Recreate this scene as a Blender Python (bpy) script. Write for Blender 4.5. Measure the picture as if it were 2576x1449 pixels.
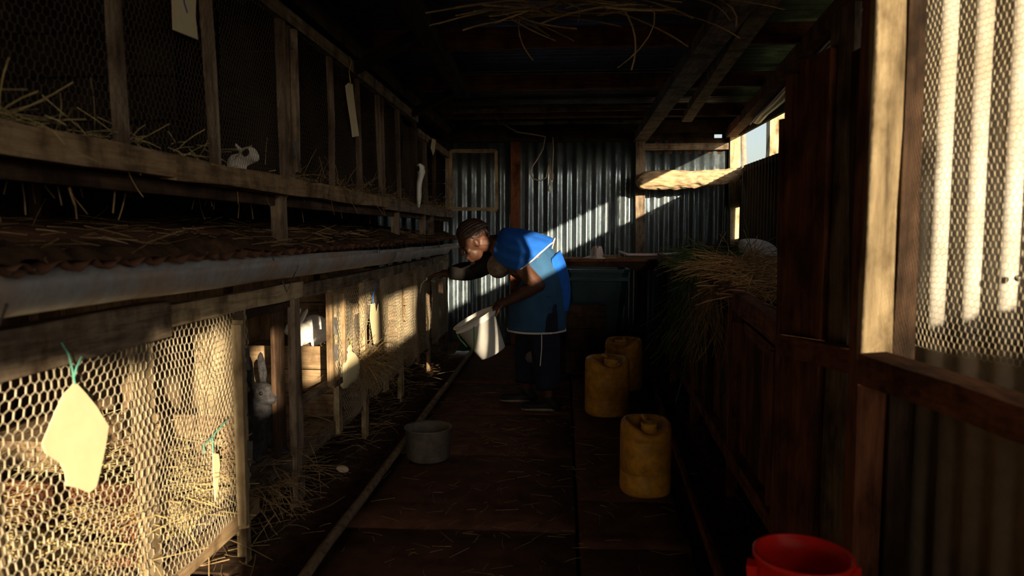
import bpy, bmesh, math, random
import numpy as np
from mathutils import Vector, Matrix, noise
random.seed(7); np.random.seed(7)
for o in list(bpy.data.objects): bpy.data.objects.remove(o)
sc = bpy.context.scene
C = sc.collection

# ------------------------------------------------------------------ camera
F, VPX, VPY, CH = 1800.0, 1420.0, 580.0, 1.25
W, H = 2576, 1449
pitch = math.atan((H/2-VPY)/F); yaw = math.atan((VPX-W/2)/F*math.cos(pitch))
cam = bpy.data.cameras.new('camera'); cam.sensor_width = 36; cam.lens = F/W*36
cam.clip_start = 0.02; cam.clip_end = 300
cam.dof.use_dof = True; cam.dof.focus_distance = 4.7; cam.dof.aperture_fstop = 3.2
camo = bpy.data.objects.new('camera', cam); C.objects.link(camo)
camo.location = (0, 0, CH); camo.rotation_euler = (math.pi/2-pitch, 0, yaw)
sc.camera = camo
CM = camo.rotation_euler.to_matrix()

# ------------------------------------------------------------------ light
world = bpy.data.worlds.new('sky'); sc.world = world; world.use_nodes = True
wn = world.node_tree; bg = wn.nodes['Background']
sky = wn.nodes.new('ShaderNodeTexSky'); sky.sky_type = 'NISHITA'; sky.sun_disc = False
SUN = Vector((-1, 2.1, -0.5)).normalized()
sky.sun_elevation = math.asin(-SUN.z); sky.sun_rotation = math.atan2(-SUN.x, -SUN.y)
sky.air_density = 1.0; sky.dust_density = 2.5
hs_ = wn.nodes.new('ShaderNodeHueSaturation'); hs_.inputs['Saturation'].default_value = .65
wn.links.new(sky.outputs[0], hs_.inputs['Color']); wn.links.new(hs_.outputs[0], bg.inputs[0]); bg.inputs[1].default_value = 0.21
sun = bpy.data.lights.new('sun', 'SUN'); sun.energy = 13.5; sun.color = (1, .80, .52); sun.angle = math.radians(.53)
suno = bpy.data.objects.new('sun', sun); C.objects.link(suno)
suno.location = (6, -12, 6); suno.rotation_euler = SUN.to_track_quat('-Z', 'Y').to_euler()
sc.view_settings.view_transform = 'Standard'; sc.view_settings.look = 'None'
sc.view_settings.exposure = 0.0; sc.view_settings.gamma = 1.0; sc.view_settings.use_curve_mapping = False

# ------------------------------------------------------------------ pixel -> point on a known surface
def ray(px, py): return CM @ Vector(((px-W/2)/F, (H/2-py)/F, -1))
def onX(px, py, X): r = ray(px, py); return Vector((0, 0, CH)) + r*(X/r.x)
def onY(px, py, Y): r = ray(px, py); return Vector((0, 0, CH)) + r*(Y/r.y)
def onZ(px, py, Z): r = ray(px, py); return Vector((0, 0, CH)) + r*((Z-CH)/r.z)
def onN(px, py, A, B, off=0.0):            # vertical plane through plan points A, B
    t = Vector((B[0]-A[0], B[1]-A[1], 0)).normalized(); n = Vector((-t.y, t.x, 0))
    if n.x > 0: n = -n
    p0 = Vector((A[0], A[1], 0)) + n*off
    r = ray(px, py); c = Vector((0, 0, CH))
    return c + r*((p0-c).dot(n)/r.dot(n))

# ------------------------------------------------------------------ materials
def new_mat(name):
    m = bpy.data.materials.new(name); m.use_nodes = True
    nt = m.node_tree; return m, nt, nt.nodes['Principled BSDF']
def ramp(nt, src, stops):
    r = nt.nodes.new('ShaderNodeValToRGB')
    while len(r.color_ramp.elements) < len(stops): r.color_ramp.elements.new(.5)
    for e, (p, c) in zip(r.color_ramp.elements, stops): e.position = p; e.color = (*c, 1)
    nt.links.new(src, r.inputs[0]); return r
def noisen(nt, scale, detail=4, sc3=None, rough=.6):
    tc = nt.nodes.new('ShaderNodeTexCoord'); mp = nt.nodes.new('ShaderNodeMapping')
    if sc3: mp.inputs['Scale'].default_value = sc3
    nt.links.new(tc.outputs['Object'], mp.inputs[0])
    n = nt.nodes.new('ShaderNodeTexNoise'); n.inputs['Scale'].default_value = scale
    n.inputs['Detail'].default_value = detail; n.inputs['Roughness'].default_value = rough
    nt.links.new(mp.outputs[0], n.inputs['Vector']); return n
def bump(nt, b, src, strength, dist=.01):
    n = nt.nodes.new('ShaderNodeBump'); n.inputs['Strength'].default_value = strength; n.inputs['Distance'].default_value = dist
    nt.links.new(src, n.inputs['Height']); nt.links.new(n.outputs[0], b.inputs['Normal'])
def mixc(nt, fac, a, b, mode='MIX'):
    m = nt.nodes.new('ShaderNodeMix'); m.data_type = 'RGBA'; m.blend_type = mode
    if isinstance(fac, float): m.inputs[0].default_value = fac
    else: nt.links.new(fac, m.inputs[0])
    for s, i in ((a, 6), (b, 7)):
        if isinstance(s, tuple): m.inputs[i].default_value = (*s, 1)
        else: nt.links.new(s, m.inputs[i])
    return m.outputs[2]
def plain(name, col, rough=.6, var=.25, scale=30, bmp=.1, metal=0, spec=.3, trans=0, sc3=None):
    m, nt, b = new_mat(name); n = noisen(nt, scale, 4, sc3)
    lo = tuple(c*(1-var) for c in col); hi = tuple(min(1, c*(1+var)) for c in col)
    r = ramp(nt, n.outputs[0], [(.3, lo), (.7, hi)])
    nt.links.new(r.outputs[0], b.inputs['Base Color'])
    b.inputs['Roughness'].default_value = rough; b.inputs['Metallic'].default_value = metal
    b.inputs['Specular IOR Level'].default_value = spec
    if trans: b.inputs['Transmission Weight'].default_value = trans
    if bmp: bump(nt, b, n.outputs[0], bmp)
    return m
WOODS = {}
def wood(kind, axis):
    k = (kind, axis)
    if k in WOODS: return WOODS[k]
    cols = {'grey': ((.10, .075, .055), (.27, .21, .155), (.40, .34, .27)),
            'tan':  ((.16, .10, .055), (.36, .25, .145), (.52, .40, .26)),
            'red':  ((.085, .032, .016), (.23, .085, .04), (.34, .15, .075)),
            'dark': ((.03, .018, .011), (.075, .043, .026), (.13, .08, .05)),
            'black': ((.008, .006, .005), (.02, .014, .011), (.035, .026, .02)),  # near-black: shade of hutch interior and left wall painted into the wood
            'pale': ((.20, .15, .09), (.46, .36, .22), (.60, .50, .33))}[kind]
    m, nt, b = new_mat('wood_%s_%s' % (kind, axis))
    s3 = {'x': (.08, 1, 1), 'y': (1, .08, 1), 'z': (1, 1, .08)}[axis]
    g = noisen(nt, 60, 6, s3, .7); r = ramp(nt, g.outputs[0], [(.28, cols[0]), (.52, cols[1]), (.8, cols[2])])
    big = noisen(nt, 8, 6, (1, 1, .6)); r2 = ramp(nt, big.outputs[0], [(.34, (.26, .22, .18)), (.56, (1, 1, 1))])
    c = mixc(nt, 1.0, r.outputs[0], r2.outputs[0], 'MULTIPLY')
    oi = nt.nodes.new('ShaderNodeObjectInfo')
    r3 = ramp(nt, oi.outputs['Random'], [(0, (.72, .70, .68)), (1, (1.0, 1.0, 1.0))])
    c = mixc(nt, 1.0, c, r3.outputs[0], 'MULTIPLY')
    nt.links.new(c, b.inputs['Base Color']); b.inputs['Roughness'].default_value = .85
    b.inputs['Specular IOR Level'].default_value = .2
    bump(nt, b, g.outputs[0], .35, .006); WOODS[k] = m; return m
def tin(name, base, dirt, rust_amt=.5, rough=.45, metal=.6):
    m, nt, b = new_mat(name)
    n = noisen(nt, 3.5, 7, (1, 1, .5), .7); n2 = noisen(nt, 40, 3)
    f = ramp(nt, n.outputs[0], [(rust_amt-.12, (0, 0, 0)), (rust_amt+.16, (1, 1, 1))])
    v = ramp(nt, n2.outputs[0], [(.3, tuple(c*.75 for c in base)), (.7, base)])
    c = mixc(nt, f.outputs[0], v.outputs[0], dirt)
    nt.links.new(c, b.inputs['Base Color'])
    iv = nt.nodes.new('ShaderNodeMath'); iv.operation = 'MULTIPLY_ADD'
    nt.links.new(f.outputs[0], iv.inputs[0]); iv.inputs[1].default_value = -metal; iv.inputs[2].default_value = metal
    nt.links.new(iv.outputs[0], b.inputs['Metallic'])
    rr = nt.nodes.new('ShaderNodeMath'); rr.operation = 'MULTIPLY_ADD'
    nt.links.new(f.outputs[0], rr.inputs[0]); rr.inputs[1].default_value = .85-rough; rr.inputs[2].default_value = rough
    nt.links.new(rr.outputs[0], b.inputs['Roughness'])
    bump(nt, b, n2.outputs[0], .12, .004); return m
M = {}
M['tin_back'] = tin('galvanised_wall_sheet', (.22, .28, .33), (.06, .062, .068), .60, .30, .85)
M['tin_roof'] = tin('roof_sheet', (.16, .17, .18), (.06, .045, .035), .55, .5, .5)
M['tin_rust'] = tin('rusty_hutch_roof', (.16, .072, .038), (.08, .036, .02), .5, .85, .0)
M['tin_pale'] = tin('weathered_pale_sheet', (.54, .52, .49), (.28, .23, .16), .58, .6, .1)
M['tin_wall'] = tin('dirty_low_sheet', (.36, .27, .18), (.16, .11, .07), .5, .7, .2)
M['tin_out'] = tin('dark_side_sheet', (.10, .09, .085), (.05, .035, .025), .5, .7, .2)
M['gutter'] = tin('gutter_metal', (.44, .49, .54), (.34, .22, .13), .52, .5, .35)
M['wiredark'] = plain('shaded_wire', (.09, .065, .045), .7, .3, 80, 0, .1)  # darker wire, the shade of the upper hutch put into its colour
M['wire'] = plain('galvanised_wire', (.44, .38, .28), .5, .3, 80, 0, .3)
M['earth'] = plain('red_earth', (.105, .042, .024), .95, .45, 14, .5, 0, .1)
M['slab'] = plain('earth_stained_slab', (.10, .044, .028), .9, .4, 9, .35, 0, .15)
M['soil'] = plain('dark_soil', (.085, .048, .028), .95, .5, 20, .6, 0, .1)
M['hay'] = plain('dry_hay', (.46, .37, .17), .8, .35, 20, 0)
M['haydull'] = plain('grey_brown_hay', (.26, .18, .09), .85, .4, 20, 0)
M['heap'] = plain('brown_dry_grass', (.40, .24, .11), .85, .45, 20, 0)
M['litter'] = plain('hay_bedding', (.42, .33, .17), .95, .6, 45, .8, 0, .1)
M['grass'] = plain('cut_green_grass', (.075, .13, .03), .7, .5, 20, 0)
M['card'] = plain('cream_card', (.74, .64, .40), .75, .06, 12, .02)
M['cardgrey'] = plain('dull_cream_card', (.52, .46, .32), .75, .1, 12, .02)
M['greenstring'] = plain('green_twine', (.10, .34, .27), .7, .2)
M['bluestring'] = plain('blue_twine', (.02, .16, .62), .6, .2)
M['yellowstring'] = plain('yellow_twine', (.45, .38, .06), .6, .2)
M['ink'] = plain('blue_ink', (.02, .05, .30), .6, .1)
M['whiteplastic'] = plain('white_plastic', (.74, .74, .73), .38, .05, 8, .02)
M['greenplastic'] = plain('green_plastic', (.03, .30, .06), .4, .1)
M['yellowplastic'] = plain('stained_yellow_plastic', (.62, .30, .035), .5, .3, 22, .12)
M['yellowdark'] = plain('worn_yellow_cap', (.62, .32, .04), .5, .3, 9, .05)
M['redplastic'] = plain('red_plastic', (.85, .02, .01), .38, .08, 8, .02)
M['browntub'] = plain('brown_plastic', (.22, .075, .03), .5, .2)
M['tealtub'] = plain('teal_plastic', (.010, .045, .06), .45, .3, 6)
M['greypot'] = plain('sooty_grey_metal', (.16, .14, .12), .6, .4, 14, .1, .3)
M['sack'] = plain('translucent_sack', (.84, .78, .74), .5, .08, 14, .1)
M['pinkbag'] = plain('pinkish_plastic_bag', (.72, .60, .60), .5, .08, 14, .1)
M['cable'] = plain('dusty_cable', (.5, .42, .3), .6, .2)
M['blackhose'] = plain('black_plastic', (.02, .02, .02), .4, .2)
M['ceramic'] = plain('bulb_white', (.8, .8, .78), .3, .03)
M['skin'] = plain('dark_brown_skin', (.075, .031, .019), .5, .15, 20, .03, 0, .4)
M['hair'] = plain('brown_braids', (.055, .025, .018), .4, .6, 60, .6, 0, .6)
M['blue'] = plain('cobalt_cotton', (.010, .115, .56), .8, .12, 14, .12)
M['apron'] = plain('shaded_blue_apron', (.024, .085, .19), .85, .2, 9, .15)  # same blue cloth, its shade put into the darker colour
M['trim'] = plain('white_piping', (.72, .70, .70), .8, .05)
M['shirt'] = plain('beige_print_cotton', (.24, .185, .15), .85, .45, 26, .15)
M['navy'] = plain('navy_cloth', (.012, .016, .040), .9, .3, 14, .1)
M['shoe'] = plain('black_shoe', (.014, .012, .012), .6, .2)
M['sole'] = plain('pale_sole', (.34, .28, .22), .7, .2)
M['eye'] = plain('eye_dark', (.01, .008, .006), .15, .1, 10, 0)
M['furdark'] = plain('dark_grey_fur', (.035, .034, .038), .9, .5, 60, .6, 0, .1)
M['furwhite'] = plain('white_fur', (.78, .76, .74), .9, .1, 60, .4, 0, .1)
M['furpink'] = plain('pinkish_white_fur', (.80, .66, .60), .9, .1, 60, .4, 0, .1)
M['furblack'] = plain('black_fur', (.015, .014, .014), .9, .2, 60, .4, 0, .1)
M['bark'] = plain('cracked_bark', (.40, .29, .18), .9, .6, 22, 1.0, 0, .1, 0, (.3, 1, 1))
M['turf'] = plain('outdoor_grass', (.09, .14, .035), .9, .5, 1.5, 0)
M['leaf'] = plain('leaf_green', (.06, .15, .025), .7, .4, 6, 0)
M['trunk'] = plain('grey_trunk', (.26, .20, .17), .9, .3, 8, .4)
M['pole'] = plain('bark_pole', (.20, .145, .10), .9, .45, 25, .6, 0, .1)
M['sun_spot_lump'] = plain('sun_spot_buff', (.62, .48, .34), .8, .1)  # buff of the lump standing in for a sun spot; lamp holder shares it
M['hinge'] = plain('dull_steel', (.10, .10, .10), .5, .3, 20, 0, .7)

# ------------------------------------------------------------------ mesh helpers
class MB:
    def __init__(s): s.v = []; s.f = []
    def add(s, vs, fs):
        o = len(s.v); s.v += [tuple(v) for v in vs]; s.f += [tuple(i+o for i in f) for f in fs]; return s
    def beam(s, p0, p1, w, h, up=(0, 0, 1), jit=.0025, seg=None, taper=1.0):
        p0 = Vector(p0); p1 = Vector(p1); ax = p1-p0; L = ax.length; ax.normalize()
        up = Vector(up)
        if abs(ax.dot(up)) > .95: up = Vector((0, 1, 0))
        sd = ax.cross(up).normalized(); up = sd.cross(ax)
        n = seg or max(1, min(8, int(L/.25)))
        vs = []; fs = []
        for i in range(n+1):
            t = i/n; k = 1+(taper-1)*t; c = p0.lerp(p1, t)
            for a, b in ((-1, -1), (1, -1), (1, 1), (-1, 1)):
                j = Vector((random.uniform(-jit, jit), random.uniform(-jit, jit), random.uniform(-jit, jit)))
                vs.append(c+sd*(a*w/2*k)+up*(b*h/2*k)+j)
        for i in range(n):
            o = i*4
            for k in range(4): fs.append((o+k, o+(k+1) % 4, o+4+(k+1) % 4, o+4+k))
        fs.append((3, 2, 1, 0)); e = n*4; fs.append((e, e+1, e+2, e+3))
        return s.add(vs, fs)
    def tube(s, pts, r, n=6, cap=True):
        pts = [Vector(p) for p in pts]; rs = r if isinstance(r, (list, tuple)) else [r]*len(pts)
        vs = []; fs = []; ref = None
        for i, p in enumerate(pts):
            t = (pts[min(i+1, len(pts)-1)]-pts[max(i-1, 0)]).normalized()
            if ref is None:
                ref = Vector((0, 0, 1)) if abs(t.z) < .9 else Vector((1, 0, 0))
            a = t.cross(ref).normalized(); b = a.cross(t); ref = b
            for k in range(n):
                q = 2*math.pi*k/n; vs.append(p+(a*math.cos(q)+b*math.sin(q))*rs[i])
        for i in range(len(pts)-1):
            for k in range(n):
                fs.append((i*n+k, i*n+(k+1) % n, (i+1)*n+(k+1) % n, (i+1)*n+k))
        if cap:
            fs.append(tuple(range(n))[::-1]); fs.append(tuple((len(pts)-1)*n+k for k in range(n)))
        return s.add(vs, fs)
    def ell(s, c, r, M3=None, nu=14, nv=10):
        c = Vector(c); vs = []; fs = []
        for j in range(nv+1):
            th = math.pi*j/nv
            for i in range(nu):
                ph = 2*math.pi*i/nu
                v = Vector((r[0]*math.sin(th)*math.cos(ph), r[1]*math.sin(th)*math.sin(ph), r[2]*math.cos(th)))
                if M3: v = M3 @ v
                vs.append(c+v)
        for j in range(nv):
            for i in range(nu):
                fs.append((j*nu+i, (j+1)*nu+i, (j+1)*nu+(i+1) % nu, j*nu+(i+1) % nu))
        return s.add(vs, fs)
    def cap(s, a, b, ra, rb, n=12):                 # tapered capsule
        a = Vector(a); b = Vector(b); d = (b-a)
        if d.length < 1e-6: return s.ell(a, (ra, ra, ra))
        d.normalize(); pts = []; rs = []
        for q in (-.98, -.8, -.45): pts.append(a+d*(ra*q)); rs.append(ra*math.sqrt(1-q*q))
        pts += [a, b]; rs += [ra, rb]
        for q in (.45, .8, .98): pts.append(b+d*(rb*q)); rs.append(rb*math.sqrt(1-q*q))
        return s.tube(pts, rs, n)
    def rings(s, rings, close=True, capends=(False, False)):
        n = len(rings[0]); vs = [v for r in rings for v in r]; fs = []
        for i in range(len(rings)-1):
            for k in range(n if close else n-1):
                fs.append((i*n+k, i*n+(k+1) % n, (i+1)*n+(k+1) % n, (i+1)*n+k))
        if capends[0]: fs.append(tuple(range(n))[::-1])
        if capends[1]: fs.append(tuple((len(rings)-1)*n+k for k in range(n)))
        return s.add(vs, fs)
    def build(s, name, mat, parent=None, smooth=False, kind=None):
        me = bpy.data.meshes.new(name); me.from_pydata([tuple(v) for v in s.v], [], s.f); me.update()
        return link(name, me, mat, parent, smooth, kind)
def link(name, me, mat, parent=None, smooth=False, kind=None):
    if mat is not None: me.materials.append(M[mat] if isinstance(mat, str) else mat)
    if smooth: me.polygons.foreach_set('use_smooth', [True]*len(me.polygons))
    o = bpy.data.objects.new(name, me); C.objects.link(o)
    if parent is not None:
        o.parent = parent
        w = parent.location.copy()
        if parent.parent is not None: w = Vector((0, 0, 0))
        if not parent.get('local'): o.location = -w
    if kind: o['kind'] = kind
    return o
def thing(name, label, cat, loc=(0, 0, 0), group=None, local=False):
    o = bpy.data.objects.new(name, None); o.empty_display_size = .1; C.objects.link(o); o.location = loc
    o['label'] = label; o['category'] = cat
    if group: o['group'] = group
    if local: o['local'] = 1
    return o
def struct(name, label):
    o = bpy.data.objects.new(name, None); o.empty_display_size = .1; C.objects.link(o)
    o['kind'] = 'structure'; o['label'] = label; o['category'] = name.split('_')[0]; return o
def tag(o, label, cat, group=None, kind=None):
    o['label'] = label; o['category'] = cat
    if group: o['group'] = group
    if kind: o['kind'] = kind
    return o
def axis_of(p0, p1):
    d = Vector(p1)-Vector(p0); a = [abs(d.x), abs(d.y), abs(d.z)]; return 'xyz'[a.index(max(a))]
def timber(name, p0, p1, w, h, kind, parent, up=(0, 0, 1), jit=.003, seg=None):
    return MB().beam(p0, p1, w, h, up, jit, seg).build(name, wood(kind, axis_of(p0, p1)), parent)
def corr(name, o, u, v, nrm, wid, hei, pitch, amp, mat, parent, rows=2, jag=0.0, sag=0.0, step=8, ph=0.0):
    o = Vector(o); u = Vector(u).normalized(); v = Vector(v).normalized(); nrm = Vector(nrm).normalized()
    n = max(2, int(wid/pitch*step)); vs = []; fs = []
    for j in range(rows+1):
        for i in range(n+1):
            a = wid*i/n; b = hei*j/rows
            if j == 0 and jag: b += jag*noise.noise((a*9, 3.1, 0))
            z = amp*math.sin(2*math.pi*a/pitch+ph) + sag*noise.noise((a*2.2, b*2.2, 5))
            vs.append(o+u*a+v*b+nrm*z)
    for j in range(rows):
        for i in range(n): q = j*(n+1)+i; fs.append((q, q+1, q+n+2, q+n+1))
    ob = MB().add(vs, fs).build(name, mat, parent, True)
    sm = ob.modifiers.new('sheet', 'SOLIDIFY'); sm.thickness = .0015
    return ob
def hexmesh(name, o, u, v, wid, hei, s, r, parent, bulge=.006, mat='wire', clip=None):
    o = np.array(o, float); u = np.array(Vector(u).normalized()); v = np.array(Vector(v).normalized()); n = np.cross(u, v)
    a = s/math.sqrt(3); E = []
    for row in range(int(hei/(1.5*a))+1):
        off = (row % 2)*s/2; cy = row*1.5*a
        for c in range(int(wid/s)+1):
            cx = c*s+off
            P = [(cx, cy+a), (cx+s/2, cy+a/2), (cx+s/2, cy-a/2), (cx, cy-a)]
            for q in range(3):
                p0, p1 = P[q], P[q+1]
                if max(p0[0], p1[0]) > wid or max(p0[1], p1[1]) > hei or min(p0[1], p1[1]) < 0: continue
                E.append((*p0, *p1, 1.7 if q == 1 else 1.0))
    E = np.array(E)
    def warp(x, y):
        dx = .2*s*np.sin(x*23+y*9)+.12*s*np.sin(y*41+x*13); dy = .18*s*np.sin(x*17-y*21+1.3)
        z = bulge*(np.sin(x*9+y*5)+np.sin(y*13-x*4+2))
        return (o[None]+np.outer(x+dx, u)+np.outer(y+dy, v)+np.outer(z, n))
    A = warp(E[:, 0], E[:, 1]); B = warp(E[:, 2], E[:, 3])
    d = B-A; d /= np.linalg.norm(d, axis=1)[:, None]; sd = np.cross(d, n); rr = (r*E[:, 4])[:, None]
    k = len(E); V = np.zeros((k, 6, 3))
    for q in range(3):
        an = 2*math.pi*q/3; of = (sd*math.cos(an)+n[None]*math.sin(an))*rr
        V[:, q] = A+of; V[:, 3+q] = B+of
    base = (np.arange(k)*6)[:, None, None]
    Fq = np.array([[0, 1, 4, 3], [1, 2, 5, 4], [2, 0, 3, 5]])[None]+base
    me = bpy.data.meshes.new(name); me.vertices.add(k*6); me.vertices.foreach_set('co', V.ravel())
    me.loops.add(k*12); me.loops.foreach_set('vertex_index', Fq.ravel().astype(np.int32))
    me.polygons.add(k*3); me.polygons.foreach_set('loop_start', np.arange(0, k*12, 4, dtype=np.int32))
    me.update(calc_edges=True); me.validate()
    return link(name, me, mat, parent, False, 'stuff')
def strands(n, pos, L=(.06, .2), r=.0012, dirf=None, droop=.3, seg=3):
    mb = MB()
    for _ in range(n):
        p = Vector(pos()); d = Vector(dirf() if dirf else (random.gauss(0, 1), random.gauss(0, 1), random.gauss(0, .35))).normalized()
        l = random.uniform(*L); pts = [p]; bend = Vector((random.gauss(0, .25), random.gauss(0, .25), -droop*random.random()))
        for i in range(seg):
            p = p+d*(l/seg); d = (d+bend*.5).normalized(); pts.append(p)
        rr = r*random.uniform(.6, 1.5)
        mb.tube(pts, [rr]*len(pts), 3, False)
    return mb
def remesh(mb, name, mat, parent, vox, smooth=6, kind=None):
    me = bpy.data.meshes.new(name); me.from_pydata([tuple(v) for v in mb.v], [], mb.f); me.update()
    o = bpy.data.objects.new('tmp', me); C.objects.link(o)
    md = o.modifiers.new('r', 'REMESH'); md.mode = 'VOXEL'; md.voxel_size = vox
    if smooth: s2 = o.modifiers.new('s', 'SMOOTH'); s2.factor = .5; s2.iterations = smooth
    dg = bpy.context.evaluated_depsgraph_get(); m2 = bpy.data.meshes.new_from_object(o.evaluated_get(dg))
    bpy.data.objects.remove(o); m2.name = name; m2.materials.clear()
    return link(name, m2, mat, parent, True, kind)
def prism(name, pts, th, nrm, mat, parent):        # flat outline with thickness
    n = Vector(nrm).normalized()*th; k = len(pts); pts = [Vector(p) for p in pts]
    return MB().add([p for p in pts]+[p+n for p in pts],
        [tuple(range(k))[::-1], tuple(range(k, 2*k))]+[(i, (i+1) % k, k+(i+1) % k, k+i) for i in range(k)]).build(name, mat, parent)
def rndbox(lo, hi): return lambda: [random.uniform(a, b) for a, b in zip(lo, hi)]

# ================================================================== SETTING
YB, XR, XL, YE, ZR = 7.9, 1.85, -2.1, -5.9, 2.42
XF = -1.17                                     # front face of the left hutches

# outdoor ground
gm = MB(); gm.add([(-60, -60, -.25), (60, -60, -.25), (60, 80, -.25), (-60, 80, -.25)], [(0, 1, 2, 3)])
g = gm.build('ground', 'turf'); tag(g, 'green grass ground outside the shed', 'ground', None, 'structure')

# floor: earth bed plus worn slabs
fl = struct('floor', 'dark red earth floor of worn slabs between two drains')
def bed(name, x0, x1, y0, y1, z, mat, parent, amp=.012, n=(14, 60)):
    vs = []; fs = []
    for j in range(n[1]+1):
        for i in range(n[0]+1):
            x = x0+(x1-x0)*i/n[0]; y = y0+(y1-y0)*j/n[1]
            vs.append((x, y, z+amp*noise.noise((x*4, y*4, 1))+amp*.5*noise.noise((x*13, y*13, 2))))
    for j in range(n[1]):
        for i in range(n[0]): q = j*(n[0]+1)+i; fs.append((q, q+1, q+n[0]+2, q+n[0]+1))
    return MB().add(vs, fs).build(name, mat, parent, True)
bed('earth_bed', XL-.1, XR+.1, YE-1.5, YB+.1, -.13, 'earth', fl, .01)
cuts_l = [-5.85, -4.6, -3.2, -1, .6, 1.9, 2.9, 3.9, 4.8, 5.8, 6.8, 7.9]
cuts_r = [-5.85, -4.5, -3, -1, .8, 1.8, 2.76, 3.26, 4.3, 5.2, 6.2, 7.0, 7.9]
def slab(x0, x1, y0, y1):
    mb = MB(); n = (5, 5); top = []
    g_ = .008
    for j in range(n[1]+1):
        for i in range(n[0]+1):
            x = x0+g_+(x1-x0-2*g_)*i/n[0]; y = y0+g_+(y1-y0-2*g_)*j/n[1]
            e = -.008 if i in (0, n[0]) or j in (0, n[1]) else 0
            top.append((x+.006*noise.noise((y*7, x, 0)), y, e+.007*noise.noise((x*5, y*5, 3))))
    k = n[0]+1; fs = [(j*k+i, j*k+i+1, (j+1)*k+i+1, (j+1)*k+i) for j in range(n[1]) for i in range(n[0])]
    rim = [i for i in range(k)]+[j*k+n[0] for j in range(1, n[1]+1)]+[n[1]*k+i for i in range(n[0]-1, -1, -1)]+[j*k for j in range(n[1]-1, 0, -1)]
    o = len(top); low = [(top[i][0], top[i][1], -.12) for i in rim]
    m = len(rim); fs += [(rim[(i+1) % m], rim[i], o+i, o+(i+1) % m) for i in range(m)]
    mb.add(top+low, fs); return mb.build('slab', 'slab', fl, True)
for a, b in zip(cuts_l, cuts_l[1:]): slab(-.95, .06, a, b)
for a, b in zip(cuts_r, cuts_r[1:]): slab(.06, .50+.02*max(0, a-2), a, b)
bed('earth_ledge', XL, -1.10, YE-1, YB, .03, 'soil', fl, .02, (10, 90))
bed('earth_ledge', .76, XR, .2, YB, .03, 'soil', fl, .02, (10, 70))
timber('edge_plank', onZ(1770, 1449, .02)+Vector((0, -1.2, 0)), onZ(1650, 990, .02), .02, .05, 'red', fl, seg=8)
timber('edge_plank', onZ(1652, 985, .02), onZ(1600, 830, .02), .02, .04, 'red', fl, seg=4)
# cross planks lying on the two ledges
for k in range(26):
    y = 2.2+k*.19+random.uniform(-.04, .04)
    timber('ledge_plank', (-1.9+random.uniform(-.05, .05), y, .055), (-1.12-random.random()*.1, y+random.uniform(-.05, .05), .05), random.uniform(.08, .15), .015, 'dark', fl)
for k in range(24):
    y = 2.3+k*.2+random.uniform(-.04, .04)
    timber('ledge_plank', (.74+random.random()*.05+.02*max(0, y-2), y, .05), (1.6, y+random.uniform(-.05, .05), .055), random.uniform(.08, .15), .015, 'dark', fl)

# back wall
wb = struct('wall_back', 'grey corrugated metal back wall with timber posts')
x = XL; k = 0
while x < XR-.02:
    wd = min(.82, XR-x)
    corr('metal_sheet', (x, YB+.004*(k % 2), -.1), (1, 0, 0), (0, 0, 1), (0, -1, 0), wd+.04, 2.32 if x < .7 else 2.2, .105, .017, 'tin_back', wb, 6, 0, .004, 8, (x-XL)/.105*2*math.pi)
    x += wd; k += 1
def wpost(px, w, y0, y1, kind='grey', dy=.05, name='post'):
    a = onY(px, y0, YB-dy); b = onY(px, y1, YB-dy); return timber(name, a, b, w, .07, kind, wb)
wpost(1297, .105, 345, 900, 'red'); wpost(1610, .10, 330, 900, 'grey'); wpost(1848, .11, 330, 900, 'pale', .06)
wpost(1105, .09, 340, 900, 'dark')
timber('rail', onY(1622, 370, YB-.05), onY(1832, 368, YB-.05), .05, .07, 'grey', wb)
timber('top_plate', (XL, YB-.06, 2.27), (1.0, YB-.06, 2.27), .09, .13, 'dark', wb)
# infill boards above the sheet, with a small hole left open to the sky
hz0, hz1 = onY(1797, 347, YB), onY(1818, 337, YB)
for (xa, xb, za, zb) in ((1.0, hz0.x, 2.07, 2.46), (hz1.x, XR, 2.07, 2.46), (hz0.x, hz1.x, 2.07, hz0.z), (hz0.x, hz1.x, hz1.z, 2.46), (XL, 1.0, 2.3, 2.46)):
    timber('infill_board', (xa, YB+.02, (za+zb)/2), (xb, YB+.02, (za+zb)/2), .03, zb-za, 'dark', wb, jit=0)
# right wall: dark sheet, open slot under the eave, posts
wr = struct('wall_right', 'dark corrugated outer wall with a long open slot below the eave')
segs = [(YE, -5.6, 2.3, 2.44), (-5.6, -3.81, 1.15, 2.44), (-3.81, -1.9, 2.04, 2.36), (-1.9, -.75, 1.97, 2.31), (-.75, -.22, 1.45, 2.42), (-.22, -.09, 1.95, 2.42), (-.09, .25, 1.45, 2.42), (.25, 3.2, 1.93, 2.27), (3.2, 5.3, 1.93, 2.25), (5.3, 7.62, 1.92, 2.25)]  # short high stretch added between low gaps to keep sun off the bucket
for (ya, yb, zb, zt) in segs:
    corr('metal_sheet', (XR, ya, -.1), (0, 1, 0), (0, 0, 1), (-1, 0, 0), yb-ya, zb+.1, .105, .014, 'tin_out', wr, 3)
    if zt < 2.4: timber('fascia_board', (XR, ya-.01, (zt+2.46)/2), (XR, yb+.01, (zt+2.46)/2), .03, 2.46-zt, 'dark', wr, jit=0)
    timber('slot_rail', (XR+.02, ya, zb-.03), (XR+.02, yb, zb-.03), .05, .06, 'dark', wr, jit=0)
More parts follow.
